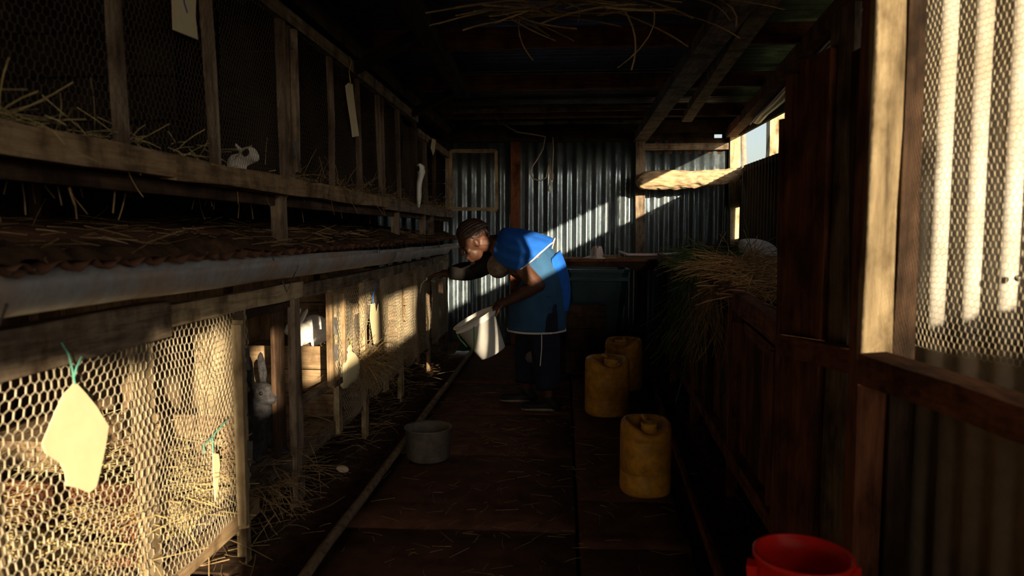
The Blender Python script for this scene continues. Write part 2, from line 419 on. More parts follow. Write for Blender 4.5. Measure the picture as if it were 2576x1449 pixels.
# last strip by the back corner, with a tear letting the outside show
corr('metal_sheet', (XR, 7.62, -.1), (0, 1, 0), (0, 0, 1), (-1, 0, 0), .12, 2.0, .105, .012, 'tin_out', wr)
corr('metal_sheet', (XR, 7.72, -.1), (0, 1, 0), (0, 0, 1), (-1, 0, 0), .20, 1.27, .105, .012, 'tin_out', wr)
corr('metal_sheet', (XR, 7.72, 1.50), (0, 1, 0), (0, 0, 1), (-1, 0, 0), .20, .42, .105, .012, 'tin_out', wr)
timber('fascia_board', (XR, 7.6, 2.36), (XR, 7.95, 2.36), .03, .22, 'dark', wr, jit=0)
timber('slot_post', (XR, -3.28, 1.9), (XR, -3.28, 2.46), .05, .27, 'grey', wr, jit=0)
timber('outer_post', onY(1957, 300, 8.9)*1.0-Vector((0, 0, 2.9)), onY(1957, 300, 8.9)+Vector((0, 0, 1.2)), .22, .14, 'pale', wr, jit=.008, seg=8)
for yy in (5.15, 3.2, 1.9, -1.9, -3.81):
    timber('slot_post' , (XR+.0, yy, 0), (XR+.0, yy, 2.46), .08, .12, 'grey', wr, jit=.004)
wf = struct('wall_front', 'board wall closing the shed behind the camera')
x = XL
while x < XR:
    gap = -1.0 < x+.15 < .9                              # unseen doorway added to let in frontal sky fill
    timber('board', (x+.15, YE, 2.15 if gap else 0), (x+.15, YE, 2.46), .03, .302, 'dark', wf, jit=0, up=(1, 0, 0), seg=1); x += .3
# left wall behind the hutches, solid boards
wl = struct('wall_left', 'dark board wall behind the rabbit hutches')
y = YE
while y < YB:
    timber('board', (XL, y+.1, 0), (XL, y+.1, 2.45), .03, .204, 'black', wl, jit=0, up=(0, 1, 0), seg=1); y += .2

# roof: corrugated sheets on beams
ce = struct('ceiling', 'dark corrugated metal roof carried on rough timber beams')
y = YE-.3
while y < YB+.1:
    corr('metal_sheet', (XL-.15, y, ZR+.05), (0, 1, 0), (1, 0, 0), (0, 0, -1), .84, 4.15, .105, .014, 'tin_roof', ce, 4, 0, .004); y += .8
for yy, zz, h in ((7.85, 2.36, .12), (6.75, 2.35, .11), (5.55, 2.37, .10), (4.25, 2.36, .11), (3.1, 2.36, .1), (1.5, 2.37, .1), (-.4, 2.37, .1), (-2.4, 2.37, .1), (-4.4, 2.40, .06), (-5.7, 2.40, .06)):
    timber('tie_beam', (XL, yy, zz), (XR, yy, zz+.0), .07, h, 'red' if yy < 7 else 'dark', ce, jit=.006, seg=8)
timber('lath', (-1.0, 6.45, 2.31), (1.1, 6.42, 2.32), .05, .035, 'grey', ce, jit=.004)
timber('lath', (-.9, 7.3, 2.33), (.9, 7.3, 2.33), .03, .03, 'grey', ce, jit=.004)
a, b = onZ(1610, 347, 2.24), onZ(1855, 0, 2.24); d = (b-a); timber('purlin', a, b+d*.9, .13, .09, 'grey', ce, jit=.006, seg=8)
a, b = onZ(1727, 298, 2.30), onZ(1925, 0, 2.30); d = (b-a); timber('purlin', a, b+d*.9, .09, .07, 'tan', ce, jit=.005, seg=8)
a, b = onZ(1832, 342, 2.28), onZ(2150, 0, 2.28); d = (b-a); timber('eave_plate', a, b+d*.8, .10, .09, 'red', ce, jit=.005, seg=8)
a, b = onZ(1905, 300, 2.22), onZ(2172, 30, 2.22); d = (b-a)
MB().tube([a+d*(t/8)+Vector((0, 0, .01*math.sin(t*1.7))) for t in range(0, 13)], .045, 8).build('drain_pipe', 'blackhose', ce, True)
MB().tube([a+Vector((-.06, 0, .0))+d*(t/8)+Vector((0, 0, -.045+.008*math.sin(t*2.1))) for t in range(0, 13)], .006, 4).build('pipe_edge', 'sack', ce, True)
a, b = onZ(1165, 235, 2.3), onZ(1080, 90, 2.3); d = b-a; timber('purlin', a, b+d*1.2, .09, .08, 'dark', ce, jit=.005)
for ya in (6.9, 5.4, 3.9, 2.6):
    timber('strut', (-1.2, ya, 2.1), (-.75, ya+.02, 2.33), .07, .05, 'black', ce)
st = strands(70, lambda: (random.uniform(-.35, .55), random.uniform(3.02, 3.22), random.uniform(2.16, 2.22)), (.15, .4), .003, lambda: (random.gauss(0, 1.2), random.gauss(0, .3), random.gauss(-.05, .1)), .1, 6)
for i_ in range(1): o = st.build('dried_roots', M['haydull']); tag(o, 'tangle of dry brown roots hanging under the roof sheets', 'roots', None, 'stuff')

# ================================================================== LEFT HUTCHES
def PL(px, py): return onX(px, py, XF)
def yL(px): return onX(px, 700, XF).y
LZ0, LZ1 = .20, .97
# ---- lower hutch
lh = thing('rabbit_hutch', 'lower row of timber and wire rabbit hutches under the metal gutter', 'hutch', (-1.5, 4, 0))
y0L, y1L = .55, 7.05
timber('bottom_rail', (XF, y0L, .225), (XF, 2.56, .215), .045, .06, 'tan', lh)
timber('bottom_rail', (XF-.03, 2.56, .235), (XF-.02, 4.2, .235), .04, .07, 'grey', lh)
timber('bottom_rail', (XF-.02, 4.2, .24), (XF-.02, y1L, .25), .04, .06, 'dark', lh)
timber('top_rail', (XF+.01, y0L, 1.000), (XF+.01, 1.98, .995), .05, .105, 'grey', lh)
timber('top_rail', (XF+.01, 1.98, 1.00), (XF+.01, 3.05, .995), .04, .065, 'pale', lh)
timber('top_rail', (XF+.01, 3.07, .985), (XF+.01, y1L, .985), .04, .06, 'grey', lh)
lp = [(-60, .05, 'pale'), (348, .075, 'pale'), (596, .05, 'pale'), (738, .075, 'grey'), (843, .06, 'pale'), (912, .06, 'pale'), (965, .09, 'pale'), (1005, .09, 'pale'), (1047, .06, 'tan'), (1076, .05, 'tan'), (1098, .06, 'tan'), (1120, .10, 'dark')]
legs = {596, 738, 912, 1005, 1076, 1120}
PY = []
for px, w, kd in lp:
    yy = yL(px); PY.append(yy)
    timber('post', (XF, yy, .02 if px in legs else .2), (XF, yy, 1.0), .028, w, kd, lh, up=(0, 1, 0), jit=.004)
for yy in (.6,): timber('post', (XF, yy, .0), (XF, yy, 1.0), .06, .05, 'tan', lh)
for yy in (1.0, 2.5, 4, 5.5, 6.9): timber('leg', (-1.95, yy, 0), (-1.95, yy, 1.1), .05, .05, 'dark', lh)
# slatted floor and board back
for k in range(9):
    xx = XF-.07-k*.088
    timber('floor_board', (xx, y0L, .262), (xx, y1L, .262), .08, .018, 'grey', lh, jit=.001, seg=6)
k = 0; yy = y0L
while yy < y1L:
    timber('back_board', (-1.97, yy+.07, .2), (-1.97, yy+.07, 1.15), .02, .138, 'dark' if yy < 2.5 else 'tan', lh, up=(0, 1, 0), jit=.001, seg=1); yy += .142
# partitions between the bays
for yy in (PY[1], PY[4], PY[6], PY[8], PY[10]):
    for k in range(3 if yy == PY[4] else 2 if yy == PY[1] else 5):
        timber('partition_board', (-1.95, yy+.03, .34+k*.125), (XF-.03, yy+.03, .34+k*.125), .015, .118, 'red' if yy < 3 else 'tan', lh, jit=.001, seg=1)
yy = PY[2]+.03
timber('partition_board', (XF-.09, yy, .27), (XF-.11, yy, .94), .015, .15, 'pale', lh, up=(1, 0, 0), jit=.001, seg=3)
for (xa, xb, z) in ((-1.95, XF-.03, .31), (-1.95, XF-.24, .415), (XF-.19, XF-.03, .415), (-1.95, XF-.03, .52)):
    timber('partition_board', (xa, yy, z), (xb, yy, z), .016, .1, 'tan', lh, jit=.001, seg=2)
timber('partition_post', (-1.6, yy, .27), (-1.6, yy, .95), .05, .04, 'tan', lh)
# nest boxes inside (things of their own)
def nestbox(y0, y1, x0, x1, z0, z1, label, hole=False):
    t = thing('nest_box', label, 'nest box', ((x0+x1)/2, (y0+y1)/2, z0))
    nb = 3
    for k in range(nb):
        za = z0+(z1-z0)*k/nb; zb = z0+(z1-z0)*(k+1)/nb-.004; zc = (za+zb)/2
        if hole and k == 1:
            ym = (y0+y1)/2
            timber('front_board', (x1, y0, zc), (x1, ym-.07, zc), .015, zb-za, 'tan', t, jit=.001, seg=1)
            timber('front_board', (x1, ym+.07, zc), (x1, y1, zc), .015, zb-za, 'tan', t, jit=.001, seg=1)
        else: timber('front_board', (x1, y0, zc), (x1, y1, zc), .015, zb-za, 'tan', t, jit=.001, seg=1)
    timber('side_board', (x0, y0, (z0+z1)/2), (x1, y0, (z0+z1)/2), .015, z1-z0-.004, 'tan', t, jit=.001)
    timber('side_board', (x0, y1, (z0+z1)/2), (x1, y1, (z0+z1)/2), .015, z1-z0-.004, 'tan', t, jit=.001)
    timber('lid', ((x0+x1)/2, y0-.015, z1+.008), ((x0+x1)/2, y1+.015, z1+.008), x1-x0+.03, .016, 'tan', t, jit=.001)
nestbox(3.78, 4.12, -1.80, -1.28, .273, .58, 'brown wooden nest box with a white rabbit on its lid')
nestbox(2.14, 2.46, -1.93, -1.62, .273, .56, 'open-fronted wooden nest box in the sunlit hutch bay', True)
# wire panels of the lower hutch
def panel(parent, ya, yb, z0, z1, s=.024, r=.0009, bulge=.006, dx=.024, mat='wire'):
    return hexmesh('wire_mesh', (XF+dx, ya, z0), (0, 1, 0), (0, 0, 1), yb-ya, z1-z0, s, r, parent, bulge, mat)
panel(lh, y0L, PY[1], .23, .98, .026, .0016); panel(lh, PY[1], PY[2], .23, .98, .024, .0014)
panel(lh, PY[4], PY[5], .25, .98, bulge=.012); panel(lh, PY[5], PY[7], .25, .98); panel(lh, PY[7], PY[9], .25, .98, bulge=.01); panel(lh, PY[9], PY[11], .25, .98)
# small door between posts D: framed, half of the bay
def door(parent, ya, yb, z0, z1, kind, ang=0, fw=.035, mesh=True, dx=.045):
    """hutch door hinged at ya; ang degrees swung out towards the aisle"""
    c, s_ = math.cos(math.radians(ang)), math.sin(math.radians(ang)); w = yb-ya
    def P(t, z): return Vector((XF+dx+s_*t*w, ya+c*t*w, z))
    fr = timber('door', P(0, z0), P(0, z1), fw, .03, kind, parent, up=(0, 1, 0))
    tmp = []
    for a, b in ((P(1, z0), P(1, z1)), (P(0, z0), P(1, z0)), (P(0, z1), P(1, z1))):
        o = MB().beam(a, b, .03, fw, (0, 0, 1), .002, 3).build('door_bar', wood(kind, axis_of(a, b)), fr); o.location = (0, 0, 0)
    if mesh:
        o = hexmesh('wire_mesh', P(0, z0), (s_, c, 0), (0, 0, 1), w, z1-z0, .024, .0009, fr, .006); o.location = (0, 0, 0)
    o = MB().beam(P(.02, z0+.12)+Vector((.018, 0, 0)), P(.02, z0+.2)+Vector((.018, 0, 0)), .03, .004).build('hinge', 'hinge', fr); o.location = (0, 0, 0)
    o = MB().beam(P(.02, z1-.2)+Vector((.018, 0, 0)), P(.02, z1-.12)+Vector((.018, 0, 0)), .03, .004).build('hinge', 'hinge', fr); o.location = (0, 0, 0)
    return fr
door(lh, 3.36, PY[4]-.03, .50, .95, 'tan', 0, .03)
timber('rail', (XF, PY[3], .49), (XF, PY[4], .485), .04, .03, 'grey', lh)
# bay with the dark rabbit: its door swung open and seen on edge, inner frame, bay left open
door(lh, PY[2]-.015, PY[2]+.27, .29, .95, 'pale', 156, .028, True, .012)
timber('inner_frame', (XF-.02, PY[2]+.03, .945), (XF-.02, PY[3]-.03, .945), .03, .05, 'dark', lh)
ip_ = onX(699, 900, XF-.06).y
timber('inner_post', (XF-.06, ip_, .27), (XF-.06, ip_, .95), .02, .10, 'dark', lh, up=(0, 1, 0))
# latch twigs
MB().tube([PL(585, 1020), PL(592, 1032)+Vector((.03, 0, 0)), PL(608, 1050)+Vector((.03, 0, 0))], .004, 5).build('latch_wire', 'hinge', lh)
# sloping tin roof over the lower hutch, carried on its posts
cs = 0
yy = .5; k = 0
while yy < 7.2:
    corr('roof_sheet', (-1.055, yy, 1.168+.004*(k % 2)), (0, 1, 0), (-.9, 0, .122), (.15, 0, 1), .84, .92, .105, .013, 'tin_rust', lh, 5, .012, .01); yy += .8; k += 1
# gutter
gt = thing('gutter', 'weathered grey metal gutter along the edge of the rusty hutch roof', 'gutter', (-1.04, 3.5, 1.05))
def gutter_piece(ya, yb, za, zb, r=.048, nm='channel'):
    rings = []
    for i in range(17):
        t = i/16; y_ = ya+(yb-ya)*t; z_ = za+(zb-za)*t+.006*noise.noise((y_*2.3, 0, 0)); xx = -1.035+.008*noise.noise((y_*1.7, 4, 0))
        rings.append([Vector((xx+r*.85*math.sin(math.radians(a)), y_, z_+.03-r*1.25*math.cos(math.radians(a)))) for a in range(-95, 100, 15)])
    o = MB().rings(rings, close=False).build(nm, 'gutter', gt, True)
    sm = o.modifiers.new('t', 'SOLIDIFY'); sm.thickness = .002
gutter_piece(.45, 4.15, 1.145, 1.102, .060); gutter_piece(4.1, 6.2, 1.100, 1.088, .054); gutter_piece(6.1, 7.0, 1.09, 1.10, .036)
for yy in (1.2, 2.6, 4.12, 5.4, 6.15):
    MB().tube([(-1.09, yy, 1.16), (-1.035, yy, 1.02), (-.99, yy, 1.12)], .003, 4).build('bracket', 'hinge', gt)

# ---- upper hutch
uh = thing('rabbit_hutch', 'upper row of dark timber and wire hutches above the rusty roof', 'hutch', (-1.5, 4, 1.2))
UZ0, UZ1 = 1.44, 2.14
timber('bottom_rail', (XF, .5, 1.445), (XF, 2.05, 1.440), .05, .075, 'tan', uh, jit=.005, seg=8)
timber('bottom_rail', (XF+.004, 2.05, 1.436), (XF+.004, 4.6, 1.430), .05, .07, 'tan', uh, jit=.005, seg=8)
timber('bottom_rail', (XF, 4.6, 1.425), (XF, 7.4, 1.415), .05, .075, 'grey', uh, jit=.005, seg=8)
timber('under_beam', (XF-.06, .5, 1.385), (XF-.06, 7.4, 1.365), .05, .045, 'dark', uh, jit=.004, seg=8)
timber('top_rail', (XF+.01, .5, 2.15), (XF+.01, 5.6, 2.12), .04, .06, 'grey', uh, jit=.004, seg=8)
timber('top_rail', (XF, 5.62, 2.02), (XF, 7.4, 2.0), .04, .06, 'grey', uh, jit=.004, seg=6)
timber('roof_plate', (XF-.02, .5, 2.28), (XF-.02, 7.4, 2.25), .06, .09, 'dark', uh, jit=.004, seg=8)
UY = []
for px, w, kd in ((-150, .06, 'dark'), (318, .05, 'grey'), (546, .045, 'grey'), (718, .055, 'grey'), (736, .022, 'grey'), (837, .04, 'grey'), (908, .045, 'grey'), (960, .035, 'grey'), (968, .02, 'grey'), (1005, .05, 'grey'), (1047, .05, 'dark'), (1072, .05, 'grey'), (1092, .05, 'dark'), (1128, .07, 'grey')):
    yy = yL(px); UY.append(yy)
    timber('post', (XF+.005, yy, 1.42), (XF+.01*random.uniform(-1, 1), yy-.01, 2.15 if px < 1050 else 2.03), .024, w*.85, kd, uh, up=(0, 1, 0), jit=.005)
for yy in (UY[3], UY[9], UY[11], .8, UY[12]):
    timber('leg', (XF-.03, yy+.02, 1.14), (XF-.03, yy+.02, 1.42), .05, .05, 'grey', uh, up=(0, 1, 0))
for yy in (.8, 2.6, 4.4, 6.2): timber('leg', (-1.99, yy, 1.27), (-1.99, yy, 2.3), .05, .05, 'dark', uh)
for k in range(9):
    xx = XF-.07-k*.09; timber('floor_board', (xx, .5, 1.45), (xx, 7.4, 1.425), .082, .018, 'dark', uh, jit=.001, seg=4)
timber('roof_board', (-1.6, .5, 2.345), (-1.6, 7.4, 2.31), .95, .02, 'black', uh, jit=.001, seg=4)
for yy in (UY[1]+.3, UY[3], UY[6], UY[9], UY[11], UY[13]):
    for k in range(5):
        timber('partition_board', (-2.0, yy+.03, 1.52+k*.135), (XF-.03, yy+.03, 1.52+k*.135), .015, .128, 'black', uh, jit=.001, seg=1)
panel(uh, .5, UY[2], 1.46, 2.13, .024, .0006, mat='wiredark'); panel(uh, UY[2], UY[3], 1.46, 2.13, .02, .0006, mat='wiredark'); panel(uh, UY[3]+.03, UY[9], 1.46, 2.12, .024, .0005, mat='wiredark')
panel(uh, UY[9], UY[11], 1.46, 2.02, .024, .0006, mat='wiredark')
MB().beam(PL(722, 355)+Vector((.03, 0, 0)), PL(722, 400)+Vector((.03, 0, 0)), .02, .006).build('hinge', 'hinge', uh)
MB().beam(PL(716, 125)+Vector((.03, 0, 0)), PL(716, 105)+Vector((.03, 0, 0)), .02, .006).build('hinge', 'hinge', uh)
# tall framed door of the third bay and the far door standing wide open
timber('door_frame', (XF+.03, UY[4], 1.50), (XF+.03, UY[4], 2.09), .022, .03, 'grey', uh, up=(0, 1, 0))
q = [onY(1133, 380, 7.2), onY(1248, 380, 7.2), onY(1250, 527, 7.2), onY(1135, 525, 7.2)]
dr = timber('door', q[0], q[3], .04, .03, 'pale', uh, up=(0, 1, 0))
for a, b in ((q[0], q[1]), (q[1], q[2]), (q[3], q[2])):
    o = MB().beam(a, b, .03, .035, (0, 0, 1) if abs((b-a).x) > .1 else (0, 1, 0), .003, 4).build('door_bar', wood('pale', axis_of(a, b)), dr); o.location = (0, 0, 0)
o = hexmesh('wire_mesh', q[3], (1, 0, 0), (0, 0, 1), (q[2]-q[3]).x, (q[0]-q[3]).z, .024, .0004, dr, .004); o.location = (0, 0, 0)

# ---- hay and bedding in and on the hutches
def hay(name, label, cat, mb, mat): return tag(mb.build(name, mat), label, cat, None, 'stuff')
hb = MB()
def heap(x0, x1, y0, y1, z, amp, nx=12, ny=24, seed=0):
    vs = []; fs = []
    for j in range(ny+1):
        for i in range(nx+1):
            xx = x0+(x1-x0)*i/nx; y_ = y0+(y1-y0)*j/ny
            vs.append((xx, y_, z+max(0, min(1, (1.95-y_)/.25))*.13+amp*(.5+.7*noise.noise((xx*7, y_*7, seed))+.4*noise.noise((xx*22, y_*22, seed)))))
    for j in range(ny):
        for i in range(nx): q_ = j*(nx+1)+i; fs.append((q_, q_+1, q_+nx+2, q_+nx+1))
    return vs, fs
hb.add(*heap(-1.94, XF-.02, .6, PY[2]-.05, .275, .10))
hay('bedding', 'matted straw bedding on the floor of the sunlit hutch bay', 'bedding', hb, 'litter')
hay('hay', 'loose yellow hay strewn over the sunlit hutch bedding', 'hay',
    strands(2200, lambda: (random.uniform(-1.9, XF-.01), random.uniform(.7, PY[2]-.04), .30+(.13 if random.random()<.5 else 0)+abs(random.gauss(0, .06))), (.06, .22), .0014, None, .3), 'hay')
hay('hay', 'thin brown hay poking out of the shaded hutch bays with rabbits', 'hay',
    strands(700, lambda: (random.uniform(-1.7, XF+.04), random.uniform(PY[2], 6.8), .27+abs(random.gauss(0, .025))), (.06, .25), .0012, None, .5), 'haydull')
tuft = strands(420, lambda: (XF+random.uniform(-.06, .06), random.gauss(4.05, .17), .50+random.gauss(0, .035)), (.08, .26), .0011, lambda: (random.gauss(.5, .6), random.gauss(0, 1), random.gauss(-.2, .6)), .8)
hay('hay', 'bushy tuft of hay hanging from the wire below the tied bag', 'hay', tuft, 'haydull')
tuft = strands(75, lambda: (XF+random.uniform(-.03, .05), random.gauss(2.72, .14), .22+random.gauss(0, .03)), (.06, .2), .0014, lambda: (random.gauss(.6, .6), random.gauss(.3, 1), random.gauss(-.4, .5)), .6)
hay('hay', 'wisps of hay spilling under the open hutch door', 'hay', tuft, 'haydull')
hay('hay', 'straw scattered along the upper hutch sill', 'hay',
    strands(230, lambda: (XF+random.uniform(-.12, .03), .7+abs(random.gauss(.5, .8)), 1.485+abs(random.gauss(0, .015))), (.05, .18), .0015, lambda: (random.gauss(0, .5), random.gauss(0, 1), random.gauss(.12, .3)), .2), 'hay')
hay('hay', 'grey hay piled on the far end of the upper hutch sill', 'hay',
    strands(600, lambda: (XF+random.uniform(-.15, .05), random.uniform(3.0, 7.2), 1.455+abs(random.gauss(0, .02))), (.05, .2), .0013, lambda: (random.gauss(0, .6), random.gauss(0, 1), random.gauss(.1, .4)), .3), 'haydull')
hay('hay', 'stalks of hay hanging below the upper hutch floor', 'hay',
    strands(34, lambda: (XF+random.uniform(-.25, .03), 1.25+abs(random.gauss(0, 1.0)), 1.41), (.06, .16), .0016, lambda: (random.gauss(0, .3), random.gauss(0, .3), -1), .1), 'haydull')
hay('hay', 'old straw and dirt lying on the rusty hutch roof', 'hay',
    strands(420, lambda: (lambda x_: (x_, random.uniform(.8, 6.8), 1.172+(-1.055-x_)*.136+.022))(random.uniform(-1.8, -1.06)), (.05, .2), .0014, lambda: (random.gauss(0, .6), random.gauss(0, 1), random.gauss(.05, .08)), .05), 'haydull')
hay('straw', 'straw litter scattered over the earth ledge beneath the hutches', 'straw',
    strands(900, lambda: (random.uniform(-1.75, -1.06), random.uniform(2.0, 6.8), .065+abs(random.gauss(0, .01))), (.05, .22), .0013, lambda: (random.gauss(0, 1), random.gauss(0, 1), random.gauss(.05, .15)), .1), 'haydull')
hay('straw', 'wisps of straw scattered over the earth floor of the aisle', 'straw',
    strands(420, lambda: (random.gauss(-.25, .4), random.uniform(2.3, 6.0), .012), (.02, .12), .0010, lambda: (random.gauss(0, 1), random.gauss(0, 1), 0), .03), 'haydull')

dm_ = MB(); vs = []; fs = []; nx, ny = 10, 220
for j in range(ny+1):
    for i in range(nx+1):
        y_ = .5+6.5*j/ny; x_ = -1.052-.36*i/nx; e_ = min(1, .55+i/2.0, (nx-i)/3.0)
        vs.append((x_, y_, 1.166+(-1.055-x_)*.136+e_*max(-.01, .022+.05*noise.noise((x_*6, y_*3, 7))+.025*noise.noise((x_*25, y_*25, 3)))))
for j in range(ny):
    for i in range(nx): q_ = j*(nx+1)+i; fs.append((q_, q_+1, q_+nx+2, q_+nx+1))
dm_.add(vs, fs); tag(dm_.build('dirt', 'soil', None, True), 'crust of dark dirt along the lower edge of the rusty roof', 'dirt', None, 'stuff')
# ---- kerb pole on the aisle's left edge
a, b = onZ(765, 1449, .03), onZ(1178, 895, .03); d = (b-a)
pts = [a-d*.35+d*(1.45*t/22)+Vector((.008*noise.noise((t*.7, 0, 0)), 0, .008*noise.noise((t*.7, 5, 0)))) for t in range(23)]
tag(MB().tube(pts, .021, 8).build('pole', 'pole', None, True), 'long thin bark pole lying along the left drain edge', 'pole')

# ---- tags and cards hanging on the wire
def card(label, pix, mat, string=None, smat='greenstring', X=None, name='card_tag', cat='tag', ink=None):
    X = X if X is not None else XF+.05
    pts = [onX(px, py, X) for px, py in pix]; base = pts[0].copy()
    t = thing(name, label, cat, base)
    prism('card', pts, .003, (1, 0, 0), mat, t)
    if string:
        for s_ in string: MB().tube([onX(px, py, X+.006) for px, py in s_], .0022, 5).build('string', smat, t)
    if ink: MB().tube([onX(px, py, X+.004) for px, py in ink], .0025, 4).build('ink_mark', 'ink', t)
    return t
card('large torn cream card hanging on green twine over sunlit wire', [(188, 962), (214, 990), (240, 1022), (271, 1072), (262, 1130), (250, 1185), (240, 1225), (222, 1240), (195, 1228), (166, 1222), (162, 1190), (150, 1165), (112, 1140), (104, 1115), (118, 1082), (140, 1030), (160, 990)], 'card',
     [[(155, 862), (172, 890), (182, 930), (188, 966)], [(205, 897), (192, 925), (186, 950)]])
card('pair of long cream strips hanging on blue twine in the sun', [(932, 765), (942, 762), (946, 790), (951, 764), (955, 800), (957, 850), (952, 862), (940, 866), (936, 840), (930, 800)], 'card',
     [[(955, 700), (945, 720), (938, 745), (941, 766)], [(948, 715), (940, 735)]], 'bluestring')
card('narrow cream card strip hanging on yellow twine from the upper hutch', [(868, 215), (876, 208), (886, 212), (890, 250), (896, 300), (902, 342), (886, 345), (880, 300), (872, 250)], 'cardgrey',
     [[(879, 142), (884, 155), (878, 180), (882, 212)]], 'yellowstring')
card('plain cream card with a blue pen stroke on the upper hutch', [(430, -30), (492, -30), (490, 40), (496, 100), (466, 88), (434, 75)], 'cardgrey', None, None, None, 'card_tag', 'tag', [(459, -20), (464, 10), (471, 32)])
card('small pointed cream card on the far upper post', [(1087, 348), (1096, 352), (1093, 380), (1089, 391), (1083, 372)], 'cardgrey')
card('small folded cream scrap on green twine beside the nest box', [(534, 1140), (548, 1142), (552, 1170), (546, 1230), (540, 1262), (536, 1200)], 'card', [[(572, 1056), (545, 1085), (534, 1100), (536, 1140)], [(534, 1100), (512, 1120), (514, 1140)]])
# tied cream cloth bag
bgp = onX(882, 915, XF+.06); bt = thing('cloth_bag', 'cream tied cloth bag hanging on the hutch wire half in sun', 'bag', bgp)
rg = []
for (py, hw, dp) in ((868, 3, .004), (876, 7, .008), (884, 4, .006), (894, 12, .016), (912, 22, .024), (935, 25, .026), (955, 24, .022), (966, 18, .012)):
    c = onX(880, py, XF+.05); hw2 = hw*c.y*c.y/(F*1.17)
    rg.append([c+Vector((dp*math.sin(q_)*(1+.2*math.sin(3*q_)), hw2*math.cos(q_), .004*math.sin(5*q_))) for q_ in [2*math.pi*i/16 for i in range(16)]])
MB().rings(rg, True, (True, True)).build('bag', 'card', bt, True)
MB().tube([onX(876, 845, XF+.05), onX(884, 860, XF+.05), onX(880, 884, XF+.06)], .002, 4).build('string', 'yellowstring', bt)
# twisted white plastic bottle-bag hanging on the far upper post
wbg = thing('plastic_bag', 'twisted white plastic bag tied to the far upper hutch post', 'bag', onX(1057, 420, XF+.05))
rg = []
for (py, cx, hw) in ((412, 1056, 4), (418, 1058, 10), (432, 1060, 11), (446, 1058, 9), (458, 1055, 8), (475, 1054, 7), (495, 1054, 7), (515, 1053, 5), (522, 1053, 3)):
    c = onX(cx, py, XF+.06); hw2 = hw*5.9/F
    rg.append([c+Vector((hw2*.8*math.sin(q_)*(1+.15*math.sin(4*q_+py)), hw2*1.2*math.cos(q_)*(1+.15*math.sin(3*q_+py)), 0)) for q_ in [2*math.pi*i/14 for i in range(14)]])
MB().rings(rg, True, (True, True)).build('bag', 'whiteplastic', wbg, True)
MB().ell(onX(1052, 424, XF+.085), (.012, .018, .02)).build('knot', 'blackhose', wbg, True)
for i, (p1, p2) in enumerate((((1057, 738), (1062, 705)), ((1062, 708), (1090, 712)))):
    pass
tag(MB().tube([onX(1056, 738, XF+.05), onX(1060, 716, XF+.06), onX(1068, 706, XF+.08), onX(1085, 706, XF+.09), onX(1096, 711, XF+.09)], [.003, .006, .004, .005, .002], 5).build('leaf_strip', 'card'), 'pale dry leaf strip caught on the far hutch wire', 'leaf')

# ================================================================== RABBITS
def rabbit(label, pos, rot, fur, s=1.0, sit=False, ears=True, patch=None, group=None):
    t = thing('rabbit', label, 'rabbit', pos, group, True); t.rotation_euler = (0, 0, rot)
    mb = MB()
    if sit:   # upright, facing +x
        mb.ell((-.03, 0, .10), (.10, .085, .10)); mb.ell((.0, 0, .17), (.075, .068, .10)); mb.ell((.04, 0, .255), (.058, .045, .048)); mb.ell((.085, 0, .243), (.032, .028, .026))
        for s_ in (-1, 1):
            mb.cap((.06, s_*.03, .13), (.075, s_*.03, .015), .022, .016); mb.cap((0, s_*.065, .05), (.09, s_*.06, .015), .04, .018)
            if ears: mb.ell((.0, s_*.03, .345), (.012, .022, .075), Matrix.Rotation(-.15, 3, 'Y'))
        mb.ell((-.13, 0, .05), (.03, .03, .03)); ey = ((.075, .037, .268))
    else:     # crouched loaf, facing +x
        mb.ell((-.07, 0, .10), (.125, .09, .10)); mb.ell((.05, 0, .085), (.09, .07, .08)); mb.ell((.14, 0, .13), (.058, .045, .048)); mb.ell((.185, 0, .118), (.03, .028, .026))
        for s_ in (-1, 1):
            mb.cap((.09, s_*.035, .05), (.12, s_*.035, .012), .022, .015); mb.cap((-.07, s_*.07, .05), (.03, s_*.075, .015), .04, .018)
            if ears: mb.ell((.07, s_*.028, .20), (.012, .02, .072), Matrix.Rotation(-.75, 3, 'Y'))
        mb.ell((-.19, 0, .08), (.03, .03, .03)); ey = ((.162, .037, .142))
    remesh(mb, 'body', fur, t, .008, 4)
    for s_ in (-1, 1): MB().ell((ey[0], s_*ey[1], ey[2]), (.008, .006, .008), None, 8, 6).build('eye', 'eye', t, True)
    if patch: MB().ell((ey[0]-.005, -.030, ey[2]-.002), (.026, .017, .024), None, 10, 8).build('eye_patch', 'furblack', t, True)
    t.scale = (s, s, s); return t
p = onX(650, 1150, -1.33); rabbit('dark grey rabbit sitting upright in the open hutch bay', (p.x, p.y, .273), -.5, 'furdark', 1.08, True)
rabbit('white rabbit lying on the lid of a nest box', (-1.46, 3.95, .598), -1.9, 'furwhite', .85)
p = onX(30, 1365, -1.36); rabbit('pinkish white rabbit crouching in the straw behind the torn card', (-1.38, 1.62, .33), 2.6, 'furpink', .62, False, False)
p = onX(640, 380, -1.30); rabbit('white rabbit with a black eye patch behind the upper wire', (-1.42, p.y+.06, 1.46), -.55, 'furwhite', .8, False, True, True)

